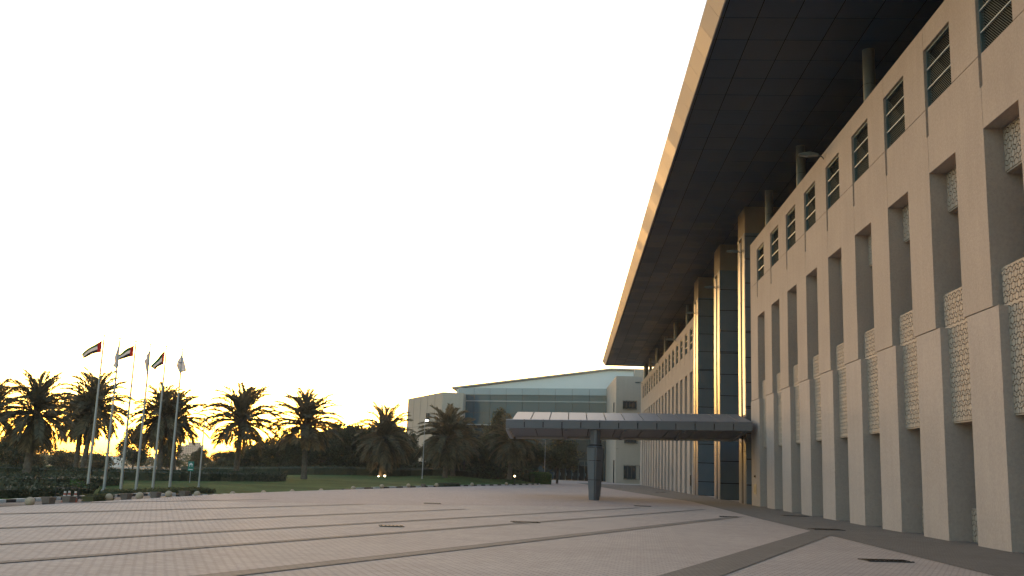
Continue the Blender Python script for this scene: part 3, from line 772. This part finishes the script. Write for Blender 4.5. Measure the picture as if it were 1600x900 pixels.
for i, (px, ty, hw, Y, v, lab) in enumerate(TR):
    q = at(px, ty, Y); zb = gzs(q.x, Y)-.05; H_ = q.z-zb; rw = hw*Y/FPX*(1.32 if 340 < px < 850 else 1.12)
    t = thing('tree', lab, 'tree', (q.x, Y, zb), i*1.7, 'trees behind the lawn')
    inst('crown', TV[v][0], t, sc=(rw, rw, H_/2)); inst('trunk', TV[v][1], t, sc=(rw, rw, H_/2))

def palm_meshes(seed, nf, droop, leaf_l=.245):
    """unit palm crown: radius 1, centred at origin"""
    rnd = random.Random(seed); cr = MB()
    for k in range(nf):
        az = k*2.39996+rnd.uniform(-.2, .2); f = k/nf
        el = R_(84-f*112*droop+rnd.uniform(-9, 9)); ln = (1.0+.14*rnd.random())*(1-.12*abs(f-.5))*(1.0 if f < .8 else .86)
        pts = []; p_ = Vector((0, 0, .04-.10*f)); d_el = el; ns = 11
        bend = R_(4.6+2.6*rnd.random())*(1.1 if el > R_(20) else .9)
        for s in range(ns+1):
            pts.append(p_.copy()); st = ln/ns
            p_ = p_+Vector((math.cos(az)*math.cos(d_el), math.sin(az)*math.cos(d_el), math.sin(d_el)))*st
            d_el -= bend*(.55+s/ns)*(1 if d_el > R_(-75) else .1)
        cr.tube([pts[i] for i in (0, 3, 6, 9, 11)], [.014, .011, .008, .005, .002], PALML, 4, False)
        side = Vector((-math.sin(az), math.cos(az), 0)); nl = 34
        for j in range(nl):
            t = .13+.87*j/nl; fi = t*ns; i0 = min(ns-1, int(fi)); b0 = pts[i0].lerp(pts[i0+1], fi-i0); tg = (pts[i0+1]-pts[i0]).normalized(); up = side.cross(tg)*-1
            L_ = leaf_l*(.5+.5*math.sin(math.pi*min(1, t*.85+.08)))*(.8+.3*rnd.random())*(1 if t < .93 else .8)
            for sg in (1, -1):
                dd = (tg*1.0+side*sg*(.58+.2*rnd.random())+up*(.28*rnd.uniform(.2, 1.3))).normalized()
                sag = Vector((0, 0, -L_*.18*rnd.random())); wv = tg.cross(dd).cross(dd).normalized()*.0135
                tip = b0+dd*L_+sag; md = b0+dd*L_*.5
                cr.face([b0-wv*.6, md-wv*1.25, tip, md+wv*1.25], PALML)
    # fruit stalk / dead frond skirt
    for k in range(14):
        az = k*.45; cr.tube([(0, 0, -.02), (math.cos(az)*.07, math.sin(az)*.07, -.05), (math.cos(az)*.09, math.sin(az)*.09, -.16-.06*rnd.random())], [.02, .016, .006], PALMT, 5)
    cr.ball((0, 0, -.03), .085, PALMT, 10, 8, 1.4)
    return cr.mesh('crown')
PC = [palm_meshes(1, 70, 1.0), palm_meshes(2, 76, 1.08), palm_meshes(3, 66, .98), palm_meshes(4, 74, 1.16, .25)]
# base px,py,Y  crown px,py  radius px  variant label
PM = [(-25, 750, 62, -14, 650, 58, 0, 'palm cut off by the left edge of the picture'),
      (38.5, 752.7, 60, 57, 645, 60, 3, 'thick leaning palm, leftmost whole one, ahead of the long hedge'),
      (117, 745, 84, 126, 655, 46, 1, 'palm behind the first flagpole, left of a close pair'),
      (127, 745, 82, 147, 640, 54, 0, 'palm behind the first and second flagpoles, right of a close pair'),
      (248, 747, 84, 253, 652, 50, 3, 'palm behind the fourth and fifth flagpoles'),
      (270, 746, 86, 272, 658, 50, 0, 'palm right behind the sixth flagpole'),
      (368, 745, 94, 377, 659, 52, 2, 'palm silhouetted in front of the brightest sunset glow'),
      (474.7, 749, 92, 477, 664, 50, 0, 'tall palm in the middle of the lawn, dark grove behind it'),
      (594.7, 744, 118, 601, 685, 43, 3, 'palm with a warmly lit trunk base near the beige stone wing'),
      (695, 746, 112, 699, 684, 43, 3, 'greyish palm right of the lit street lamp'),
      (707.6, 741, 122, 711, 690, 38, 1, 'palm half hidden behind the one beside the street lamp'),
      (796, 747, 118, 801, 690, 34, 3, 'small drooping palm below the tip of the canopy')]
def trunk_mesh(dx_, dy_, h, r, seed):
    rnd = random.Random(seed); t = MB(); pts = []; rad = []; n = 26
    for i in range(n+1):
        f = i/n; pts.append((dx_*f**1.15, dy_*f, h*f)); rr = r*(1.12-.22*f+.28*max(0, .12-f)/.12+.12*max(0, f-.85)/.15)
        rad.append(rr*(1.06 if i % 2 else .95))
    t.tube(pts, rad, PALMT, 12)
    for i in range(n*2):
        f = (i+.5)/(n*2); a = i*2.4; c = (dx_*f**1.15, dy_*f, h*f); rr = r*(1.10-.22*f)
        ca, sa = math.cos(a), math.sin(a); w_ = r*.32
        t.poly([(c[0]+ca*rr-sa*w_, c[1]+sa*rr+ca*w_, c[2]), (c[0]+ca*rr+sa*w_, c[1]+sa*rr-ca*w_, c[2]), (c[0]+ca*rr*1.22, c[1]+sa*rr*1.22, c[2]+r*.6), (c[0]+ca*rr*.9, c[1]+sa*rr*.9, c[2]+r*.5)],
               [(0, 1, 2), (0, 2, 3), (1, 3, 2)], PALMT)
    return t.mesh('trunk')
for i, (bx, by, Y, cx_, cy_, rp, v, lab) in enumerate(PM):
    b_ = at(bx, by, Y); c_ = at(cx_, cy_, Y); zb = min(b_.z, gz(b_.x, Y)); h = c_.z-zb; rw = rp*Y/FPX*(1.1 if Y > 88 else 1)
    t = thing('palm_tree', lab, 'palm tree', (b_.x, Y, zb-.05), 0, 'date palms along the lawn')
    inst('trunk', trunk_mesh(c_.x-b_.x, .1, h, .215 if i < 2 else (.20 if Y < 90 else .24), i), t)
    inst('crown', PC[v], t, (c_.x-b_.x, .1, h+.06), i*1.3, (rw*(1.02+.03*(i*7 % 4)), rw*(1.0+.04*(i*5 % 4)), rw*(1.04+.055*(i*3 % 5))))

def hedge(name, label, pts, wd, h, m, n, cat='hedge', size=.13, group=None, ztop=0, rough=.06, core=HEDGE, seed=5):
    """leafy bank along a polyline"""
    rnd = random.Random(seed); mb = MB(); segs = list(zip(pts[:-1], pts[1:])); tot = sum(math.dist(a, b) for a, b in segs)
    for a, b in segs:
        L_ = math.dist(a, b); d = Vector((b[0]-a[0], b[1]-a[1]))/L_; nn = Vector((-d.y, d.x)); st = max(2, int(L_/1.2)); prev = None
        for k in range(st+1):
            c = Vector(a)+d*L_*k/st; z = gz(c.x, c.y); hw = wd/2-.04
            ring = [(*(c+nn*hw), z-.1), (*(c+nn*hw), z+h*.8), (*(c+nn*hw*.6), z+h-.05), (*(c-nn*hw*.6), z+h-.05), (*(c-nn*hw), z+h*.8), (*(c-nn*hw), z-.1)]
            if prev: mb.poly(prev+ring, [(i, i+1, 7+i, 6+i)[::-1] for i in range(5)], core)
            else: mb.face(ring, core)
            prev = ring
        mb.face(prev[::-1], core)
        for _ in range(int(n*L_/tot)):
            t = rnd.random(); u = rnd.uniform(-1, 1); c = Vector(a)+d*L_*t+nn*wd/2*u
            z = gz(c.x, c.y)
            if rnd.random() < .5: zz = z+h+rough*rnd.gauss(0, 1)*.6; 
            else: c = Vector(a)+d*L_*t+nn*(wd/2*(1 if rnd.random() < .5 else -1)+rnd.gauss(0, .03)); zz = z+h*rnd.random()
            p_ = Vector((c.x, c.y, zz)); a_ = Vector((rnd.gauss(0, 1), rnd.gauss(0, 1), rnd.gauss(0, 1))).normalized(); b_ = a_.orthogonal().normalized(); s = size*(.6+.8*rnd.random())
            mb.face([p_-a_*s*.5, p_+b_*s*.3, p_+a_*s*.5, p_-b_*s*.3], m)
    o = mb.build(name); tag(o, label, cat, group); return o
hedge('clipped_hedge', 'long dark clipped hedge running behind the flagpoles and palms', [(-52, 66), (-40, 68), (-33, 68), (-28, 71), (-25.6, 78), (-25.2, 86)], 1.6, .68, HEDGE, 9000, size=.15)
hedge('clipped_hedge', 'second lower dark hedge line at the back of the lawn under the grove', [(-44, 112), (-34, 116), (-26, 121), (-16, 125), (-8.5, 133)], 1.8, .95, HEDGE, 5000, size=.16, seed=8)
hedge('shrub_bed', 'dark low shrub bed filling the bottom left corner behind the kerb', [(-24.2, 26), (-24.0, 34), (-22.6, 41.5)], 6.0, .42, HEDGE, 7000, 'shrub bed', .14, rough=.16, seed=9)
hedge('shrub_bed', 'dark uneven shrub bed farther back around the foot of the leftmost palm', [(-34, 42), (-30, 52), (-27.5, 57)], 5.0, .45, HEDGE, 6000, 'shrub bed', .15, rough=.16, seed=10)
hedge('low_hedge', 'low brownish green hedge strip directly behind the striped kerb and flagpoles', [(-20.2, 43.5), (-20.0, 50), (-19.7, 54)], 1.0, .22, HEDGE_L, 3500, size=.09, rough=.05, seed=11)
hedge('low_hedge', 'small pale clipped bush beside the cones at the plaza edge', [(-17.5, 36.0), (-17.45, 37.5)], .5, .22, HEDGE_L, 900, 'bush', .06, rough=.03, core=HEDGE_L, seed=12)
hedge('low_hedge', 'small pale bush at the far left end of the kerb', [(-17.7, 28.4), (-17.6, 29.9)], .5, .2, HEDGE_L, 500, 'bush', .06, rough=.03, core=HEDGE_L, seed=13)
hedge('low_hedge', 'low dark green bush at the kerb in front of the grey palm beside the lamp', [(-11.1, 86.5), (-10.2, 91.5)], .6, .26, HEDGE, 900, 'bush', .09, rough=.04, seed=14)
hedge('clipped_bush', 'bright green boxy bush at the end of the kerb near the glass doors', [(-4.75, 127.5), (-2.7, 128.5)], 1.6, 1.32, BUSHG, 3500, 'bush', .16, rough=.12, core=HEDGE, seed=15)
def bush(name, label, px, py, Y, rw, h, m, n, cat='bush', size=.12, seed=1):
    q = at(px, py, Y); z = gz(q.x, Y); rnd = random.Random(seed); mb = MB()
    cl = [(Vector((rnd.uniform(-.6, .6)*rw, rnd.uniform(-.6, .6)*rw, h*(.25+.5*rnd.random()))), (rw*.5, rw*.5, h*.35)) for _ in range(8)]
    leaf_cloud(mb, cl, n, size, m, rnd); tag(mb.build(name, loc=(q.x, Y, z)), label, cat)
bush('shrub', 'yellow green spiky shrub beside the base of the first flagpole', 122, 750, 47, .55, .55, BUSHG, 700, seed=3)
bush('shrub', 'dark rounded shrub between the first and second flagpoles', 143, 758, 47.6, .3, .42, HEDGE, 500, seed=4)
# far wood, uncountable
rnd = random.Random(77); fw = MB(); cl = []
for k in range(150):
    px = rnd.uniform(-160, 420); Y = rnd.uniform(210, 330); q = at(px, 730, Y); h = rnd.uniform(2.2, 4.6)
    cl.append((Vector((q.x, Y, -1.3+h*.5)), (rnd.uniform(2, 4), rnd.uniform(2, 4), h*.55)))
leaf_cloud(fw, cl, 9000, .75, LEAF, rnd)
tag(fw.build('distant_wood'), kind='stuff', label='hazy line of distant trees and bushes on the horizon', cat='trees')
# bank of undergrowth beneath the grove
rnd = random.Random(78); fw = MB(); cl = []
for k in range(150):
    px = rnd.uniform(345, 850); Y = rnd.uniform(126, 142); q = at(px, 735, Y); zg = gz(q.x, Y)
    cl.append((Vector((q.x, Y, zg+.7)), (rnd.uniform(.9, 1.9), 1.0, rnd.uniform(.8, 1.9))))
leaf_cloud(fw, cl, 16000, .42, LEAF, rnd)
tag(fw.build('undergrowth'), kind='stuff', label='dark undergrowth filling the foot of the grove behind the lawn', cat='bushes')

# ------------------------------------------------------------------ flagpoles and flags
FP = [(-23.42, 48, 7.5), (-23.07, 49, 7.54), (-22.67, 50, 7.55), (-22.32, 51, 7.52), (-21.86, 52, 7.52), (-21.36, 53, 7.52)]
ordw = ['leftmost', 'second', 'third', 'fourth', 'fifth', 'rightmost']
what = ['the first striped flag on top', 'the narrow hanging white flag', 'the middle striped flag', 'the limp white flag edge-on', 'the last striped flag', 'the open white flag']
fp0 = None
for k, (x, y, zt_) in enumerate(FP):
    if fp0 is None:
        t = fp0 = thing('flagpole', '', 'flagpole', (x, y, -.16), 0, 'flagpoles on the lawn')
        m_ = MB(); m_.tube([(0, 0, 0), (0, 0, 2.5), (0, 0, 7.6)], [.075, .062, .03], POLE, 12); m_.build('pole', t)
        m_ = MB(); m_.tube([(0, 0, 0), (0, 0, .12)], [.16, .12], POLE, 12); m_.build('base_collar', t)
        m_ = MB(); m_.ball((0, 0, 7.66), .06, POLE, 10, 8, .8); m_.build('finial', t)
        m_ = MB(); m_.tube([(.07, -.03, 1.2), (.05, -.02, 7.4)], .006, POLE, 4); m_.build('halyard', t)
    else: t = copy_tree(fp0); t.location = (x, y, -.16)
    t['label'] = '%s of the six tall grey flagpoles, carrying %s' % (ordw[k], what[k])
def flag(k, c, striped, label, amp=.09, fold=1.0):
    """c: hoist top, hoist bottom, fly bottom, fly top as (x,z)"""
    _, y, _ = FP[k]; NU, NV = 18, 9; mb = MB(); V = []
    for i in range(NU+1):
        u = i/NU
        for j in range(NV+1):
            v = j/NV
            tx = c[0][0]+(c[3][0]-c[0][0])*u; tz = c[0][1]+(c[3][1]-c[0][1])*u
            bx_ = c[1][0]+(c[2][0]-c[1][0])*u; bz = c[1][1]+(c[2][1]-c[1][1])*u
            X_ = tx+(bx_-tx)*v; Z_ = tz+(bz-tz)*v+.05*math.sin(math.pi*u)*(1 if striped else .2)
            V.append((X_+(.02*math.sin(9*u+3*v) if not striped else 0)+(.035 if False else 0), y-.04+amp*u*math.sin(7*u*fold+2.2*v+k)+.02*math.sin(14*v+k), Z_))
    for i in range(NU):
        for j in range(NV):
            if striped: m_ = RED if (i+.5)/NU < .25 else (GREEN if j < 3 else (WHITE if j < 6 else FBLACK))
            else: m_ = WHITE
            a = i*(NV+1)+j; mb.face([V[a], V[a+1], V[a+NV+2], V[a+NV+1]], m_, True)
    o = mb.build('flag'); tag(o, label, 'flag', 'flags on the poles'); 
    md = o.modifiers.new('weld', 'WELD'); md.merge_threshold = .0005
    md = o.modifiers.new('thick', 'SOLIDIFY'); md.thickness = .008; md.offset = 0
    return o
flag(0, [(-23.48, 7.26), (-23.47, 6.68), (-24.37, 6.34), (-24.49, 6.53)], True, 'red green white and black flag flying widest, on the leftmost pole')
flag(2, [(-22.72, 7.3), (-22.73, 6.71), (-23.46, 6.46), (-23.56, 6.75)], True, 'red green white and black flag on the third pole, tip behind a white flag')
flag(4, [(-21.90, 7.29), (-21.91, 6.55), (-22.34, 6.21), (-22.59, 6.39)], True, 'red green white and black flag drooping steeply on the fifth pole')
flag(1, [(-23.1, 7.34), (-22.99, 6.43), (-22.99, 5.94), (-23.27, 6.12)], False, 'narrow white flag hanging down the second pole', .06, 2.2)
flag(3, [(-22.33, 7.21), (-22.30, 6.4), (-22.31, 5.86), (-22.53, 6.63)], False, 'limp white flag folded along the fourth pole', .06, 2.0)
f6 = flag(5, [(-21.38, 7.27), (-21.01, 6.3), (-21.38, 6.18), (-21.64, 6.56)], False, 'white flag with small grey emblem spread open on the rightmost pole', .07, 1.2)
em = MB()
for k in range(8):
    a0 = math.pi*(1.1+.8*k/8); a1 = math.pi*(1.1+.8*(k+1)/8)
    em.face([(-21.36+.13*math.cos(a0), 52.86, 6.78+.06*math.sin(a0)), (-21.36+.13*math.cos(a1), 52.86, 6.78+.06*math.sin(a1)), (-21.36+.10*math.cos(a1), 52.86, 6.80+.03*math.sin(a1)), (-21.36+.10*math.cos(a0), 52.86, 6.80+.03*math.sin(a0))], EMB)
em.build('emblem', f6)

# ------------------------------------------------------------------ balls, planters, cones
bm_ = MB(); bm_.ball((0, 0, .125), .15, BALL, 24, 16); BM = bm_.mesh('stone_ball')
balls = [(-17.23, 31.54), (-17.15, 36.9), (-17.15, 39.6), (-17.12, 42.45), (-17.09, 45.67), (-16.91, 50.07), (-16.45, 53.69), (-15.96, 57.54), (-15.37, 61.97), (-14.52, 67.3), (-13.63, 72.85), (-12.65, 78.83), (-11.36, 85.84), (-9.36, 96.7), (-6.89, 109.44)]
bl_ = ['between two brown planters near the left edge', 'right of the pale bush beside the cones', 'between the second and third flagpoles, planters on both sides', 'under the rightmost flagpole', 'in line with the thin lamp post right of the flags',
       'first one sunk behind the plaza edge, below the sunset palm', 'half sunk, just right of the sunset palm', 'half sunk, just left of the tall middle palm', 'half sunk, just right of the tall middle palm', 'left of the palm with the lit base',
       'directly below the palm with the lit base', 'below the left corner of the beige stone wing', 'left of the low dark bush, below the street lamp', 'right of the low dark bush', 'last one on the right, below the small drooping palm']
for k, (x, y) in enumerate(balls):
    s = 1.0+ .0022*max(0, y-40)
    z = dip(y)+(-.02 if y < 47 or y > 66 else .02)
    o = inst('stone_ball', BM, None, (x, y, z+.03), k*1.1, (s, s, s)); tag(o, 'round beige stone ball '+bl_[k], 'stone ball', 'stone balls along the plaza edge')
def planter(x, y, label):
    t = thing('planter', label, 'planter', (x, y, dip(y)), R_(80), 'brown planters along the plaza edge')
    b_ = MB(); b_.poly([(-.14, -.12, 0), (.14, -.12, 0), (.14, .12, 0), (-.14, .12, 0), (-.18, -.16, .24), (.18, -.16, .24), (.18, .16, .24), (-.18, .16, .24)], [(0, 1, 5, 4), (1, 2, 6, 5), (2, 3, 7, 6), (3, 0, 4, 7), (0, 3, 2, 1)], PLANTER)
    for s_ in (-1, 1): b_.box(-.19, .19, s_*.155-.018, s_*.155+.018, .2401, .265, PLANTER); b_.box(s_*.17-.018, s_*.17+.018, -.136, .136, .2402, .2645, PLANTER)
    b_.build('tub', t); s_ = MB(); s_.box(-.15, .15, -.135, .135, .19, .225, SOIL); s_.build('soil', t)
for (x, y), lb_ in zip([(-17.1, 32.45), (-17.05, 33.7), (-17.05, 38.15), (-17.04, 40.9), (-17.01, 43.9), (-11.95, 82.2)],
                       ['brown tub planter left of the cones with a stone ball on its left', 'brown tub planter with the traffic cones around it', 'brown tub planter under the third flagpole', 'brown tub planter under the fifth flagpole',
                        'brown tub planter right of the last flagpole', 'small far brown tub planter below the beige stone wing']):
    planter(x, y, lb_)
for k, (x, y, lb_) in enumerate([(-17.55, 34.36, 'left one of the three small orange and white cones'), (-17.55, 34.66, 'middle one of the three small orange and white cones'), (-17.32, 34.66, 'right cone of three, standing apart beside the tub')]):
    t = thing('traffic_cone', lb_, 'traffic cone', (x, y, dip(y)), 0, 'traffic cones at the plaza edge')
    b_ = MB(); b_.box(-.12, .12, -.12, .12, 0, .025, CONE); b_.build('base', t)
    b_ = MB(); b_.tube([(0, 0, .025), (0, 0, .18)], [.09, .065], CONE, 12, False); b_.tube([(0, 0, .1801), (0, 0, .27)], [.065, .05], CONEW, 12, False)
    b_.tube([(0, 0, .2701), (0, 0, .34)], [.05, .038], CONE, 12, False); b_.tube([(0, 0, .3401), (0, 0, .40)], [.042, .034], CONEW, 12); b_.build('cone_body', t)
t = thing('barrier_frame', 'thin dark metal barrier frame standing behind the cones', 'barrier', (-18.1, 35.6, dip(34)), R_(60))
for x in (-.45, .45): b_ = MB(); b_.tube([(x, 0, 0), (x, 0, .48)], .015, IRON, 6); b_.build('leg', t)
b_ = MB(); b_.tube([(-.45, 0, .47), (.45, 0, .47)], .015, IRON, 6); b_.tube([(-.45, 0, .25), (.45, 0, .25)], .012, IRON, 6); b_.build('rail', t)

# ------------------------------------------------------------------ lamps
def lamp(x, y, z0, z1, label, lit, arm=.35, side=1):
    t = thing('street_lamp', label, 'street lamp', (x, y, z0), 0, 'lamp posts on the lawn'); h = z1-z0
    b_ = MB(); b_.tube([(0, 0, 0), (0, 0, h*.3), (0, 0, h)], [.055, .045, .028], POLE, 10); b_.tube([(0, 0, 0), (0, 0, .25)], [.085, .08], POLE, 10); b_.build('post', t)
    b_ = MB(); b_.tube([(0, 0, h-.02), (side*arm*.4, 0, h+.06), (side*arm, 0, h+.07)], .02, POLE, 6); b_.build('arm', t)
    b_ = MB(); b_.box(side*arm-.02 if side > 0 else side*arm-.3, side*arm+.3 if side > 0 else side*arm+.02, -.08, .08, h+.04, h+.11, COLM); hd = b_.build('lamp_head', t)
    b_ = MB(); cx0 = side*(arm+.14)
    if lit: b_.ball((cx0, 0, h+.0), .15, BULB, 12, 8, .6)
    else: b_.box(cx0-.1, cx0+.1, -.06, .06, h+.02, h+.0395, BAR)
    b_.build('lens', hd)
lamp(-20.9, 56, gz(-20.9, 56)-.05, 4.15, 'thin unlit lamp post right of the flagpoles, left of the sunset palm', False, .25, 1)
lamp(-15.3, 104, gz(-15.3, 104)-.05, 6.42, 'lit lamp post in front of the beige stone wing', True, .05, 1)
lamp(-3.3, 130, gz(-3.3, 130)-.05, 5.6, 'pale thin lamp post under the canopy beside the bright green bush', False, .1, -1)
lamp(-51.7, 150, gz(-51.7, 150)-.05, 3.4, 'tiny distant lamp post left of the sunset palm trunk', False, .3, -1)
for k, (px, py, Y, s, lb_) in enumerate([(375.8, 746.5, 91, 1.0, 'small lit ground uplight beside the sunset palm trunk'), (601.2, 743.7, 113, 1.5, 'bright ground uplight right of the palm with the lit base'),
                                        (591.5, 744.5, 115.5, 1.2, 'ground uplight in front of the palm with the lit base'), (804.2, 744.0, 113, 1.2, 'small lit ground uplight beside the small drooping palm')]):
    q = at(px, py, Y); zg = gz(q.x, Y)
    t = thing('ground_uplight', lb_, 'uplight', (q.x, Y, min(q.z-.14, zg)), 0, 'lit uplights in the lawn')
    b_ = MB(); b_.tube([(0, 0, -.15), (0, 0, q.z-.06-min(q.z-.14, zg))], .035, IRON, 8); b_.build('spike', t)
    b_ = MB(); b_.ball((0, -.02, q.z-min(q.z-.14, zg)), .058*s, BULBW, 12, 8); b_.build('lens', t)
pt = bpy.data.lights.new('uplight_glow', 'POINT'); po = bpy.data.objects.new('uplight_glow', pt); col.objects.link(po)
q = at(594.3, 743.5, 117.2); po.location = (q.x-.1, 117.15, q.z+.12); pt.energy = 5; pt.color = (1, .6, .25); pt.shadow_soft_size = .08

# ------------------------------------------------------------------ sign
q0 = at(296.5, 751, 68); zg = gz(q0.x, 68)
t = thing('road_sign', 'small green sign with white symbol on a thin post behind the lawn', 'sign', (q0.x, 68, zg)); q = at(298, 728.5, 68); h = q.z-zg
b_ = MB(); b_.tube([(0, 0, -.1), (0, 0, h+.3)], .025, POLE, 8); b_.build('post', t)
b_ = MB(); b_.box(-.2, .2, -.045, -.026, h-.33, h+.33, SIGNG); pn = b_.build('panel', t)
b_ = MB(); b_.box(-.12, .12, -.055, -.046, h+.1, h+.13, SIGNW); b_.box(-.10, -.06, -.0551, -.0461, h-.02, h+.0999, SIGNW); b_.box(.06, .10, -.0551, -.0461, h-.02, h+.0999, SIGNW)
b_.face([(-.14, -.05, h+.131), (.14, -.05, h+.131), (0, -.05, h+.24)], SIGNW); b_.box(-.14, .14, -.055, -.046, h-.24, h-.19, SIGNW); b_.build('symbol', pn)

# ------------------------------------------------------------------ distant buildings, wall, cars
def far_block(name, label, x0, x1, y, dep, z1, steps=None, m=HOTEL, rows=0, cols=0):
    t = thing(name, label, 'building', ((x0+x1)/2, y, -1.4)); w_ = (x1-x0)/2; b_ = MB(); b_.box(-w_, w_, 0, dep, 0, z1+1.4, m); b_.build('wall', t)
    if steps:
        for i, (a, b, c) in enumerate(steps): s_ = MB(); s_.box(a, b, .5, dep-.5, z1+1.401, z1+1.4+c, m); s_.build('roof_block', t)
    for i in range(cols):
        ww = MB(); xx = -w_+(i+.7)*(2*w_)/(cols+.4)
        for j in range(rows): zz = 3+(j+.2)*(z1-2.5)/rows; ww.box(xx-.45*w_/cols, xx+.45*w_/cols, -.12, .02, zz, zz+(z1-2.5)/rows*.55, HOTELW)
        ww.build('window_bay', t)
    return t
a, b = at(287, 720, 900), at(311, 695, 900)
far_block('hotel', 'faint pinkish hotel tower on the horizon right of the flagpoles', a.x, b.x, 900, 12, b.z, [(-4, 4, 2.4)], HOTEL, 6, 6)
a, b = at(276, 720, 930), at(289, 696, 930)
far_block('hotel_annex', 'lower faint block against the left side of the distant hotel', a.x, b.x, 930, 12, b.z, None, HOTEL, 5, 3)
a, b = at(187, 720, 600), at(203, 702, 600)
far_block('apartment_block', 'pale distant block between the third and fourth flagpoles', a.x, b.x, 600, 10, b.z, [(-3, 0, 1.2)], FARTAN, 3, 4)
a, b = at(160, 725, 260), at(176, 712.5, 260)
far_block('low_white_house', 'low white house beyond the hedge behind the second flagpole', a.x, b.x, 260, 6, b.z, None, WHITEROOF, 1, 2)
# low boundary wall with white posts
t = thing('boundary_wall', 'low beige boundary wall with white posts behind the grove', 'wall')
a, b = at(560, 738, 152), at(690, 738, 158); w0 = MB(); w0.box(a.x, b.x, 154.0, 154.25, -1.3, 1.15, FARTAN); w0.build('wall', t)
w0 = MB(); w0.box(a.x, b.x, 153.95, 154.3, 1.152, 1.26, WHITEROOF); w0.build('coping', t)
for k in range(9):
    xx = a.x+(b.x-a.x)*k/8; w0 = MB(); w0.box(xx-.14, xx+.14, 153.8, 153.94, -1.3, 1.4, WHITEROOF); w0.build('post', t)
# guard rail on the far road
t = thing('guard_rail', 'pale guard rail of the distant road behind the flagpoles', 'guard rail')
a, b = at(165, 734, 190), at(250, 729, 190); w0 = MB(); w0.tube([(a.x, 190, a.z), (b.x, 190, b.z)], .10, BAR, 6); w0.build('rail', t)
for k in range(7):
    f_ = k/6; w0 = MB(); w0.box(a.x+(b.x-a.x)*f_-.06, a.x+(b.x-a.x)*f_+.06, 189.95, 190.05, -1.4, a.z+(b.z-a.z)*f_-.1, BAR); w0.build('post', t)
def car_parts(t):
    b_ = MB(); prof = [(-2.1, .3), (-2.15, .75), (-1.9, .9), (-1.2, .98), (-.7, 1.42), (.75, 1.45), (1.45, 1.0), (2.0, .9), (2.15, .7), (2.1, .3)]
    b_.poly([(x, -.85, z) for x, z in prof]+[(x, .85, z) for x, z in prof], [tuple(range(10)), tuple(range(10, 20))[::-1]]+[(i, 10+i, 10+(i+1) % 10, (i+1) % 10) for i in range(10)], CARW); b_.build('body', t)
    b_ = MB(); pr = [(-1.05, 1.0), (-.65, 1.36), (.68, 1.38), (1.25, 1.02)]
    b_.poly([(x, -.87, z) for x, z in pr]+[(x, .87, z) for x, z in pr], [(0, 1, 2, 3), (7, 6, 5, 4), (0, 4, 5, 1), (1, 5, 6, 2), (2, 6, 7, 3), (3, 7, 4, 0)], CARG); b_.build('side_windows', t)
    for x in (-1.35, 1.35):
        for y in (-.82, .82): b_ = MB(); b_.tube([(x, y-.1, .32), (x, y+.1, .32)], .32, TYRE, 14); b_.build('wheel', t)
c0 = None
for k, (px, Y, lb_) in enumerate([(389, 196, 'white car parked beyond the hedge, left of a distant row'), (404, 198, 'white car parked beyond the hedge, right of the sunset palm'), (444, 200, 'white car glimpsed under the grove left of the tall middle palm')]):
    q = at(px, 737, Y)
    if c0 is None: c0 = t = thing('parked_car', lb_, 'car', (q.x, Y, q.z-.1), .05, 'cars parked beyond the garden'); car_parts(t)
    else: t = copy_tree(c0); t.location = (q.x, Y, q.z-.1); t['label'] = lb_
cp = MB(); q = at(415, 737, 197); cp.box(q.x-19, q.x+19, 190, 206, -1.6, q.z-.1, ASPH); struct(cp, 'car_park')

# ------------------------------------------------------------------ haze
HAZE = True
if HAZE:
    hm = bpy.data.materials.new('haze'); hm.use_nodes = True; N = hm.node_tree.nodes; N.clear()
    pv = N.new('ShaderNodeVolumePrincipled'); pv.inputs['Color'].default_value = (.95, .9, .85, 1); pv.inputs['Density'].default_value = .0002
    pv.inputs['Anisotropy'].default_value = .3
    oo = N.new('ShaderNodeOutputMaterial'); hm.node_tree.links.new(pv.outputs[0], oo.inputs['Volume'])
    hb = MB(); hb.box(-4300, 4300, -4300, 4300, -2.6, 27.5, hm); o = hb.build('haze'); tag(o, 'thin warm evening haze over the whole place', 'haze', kind='stuff')
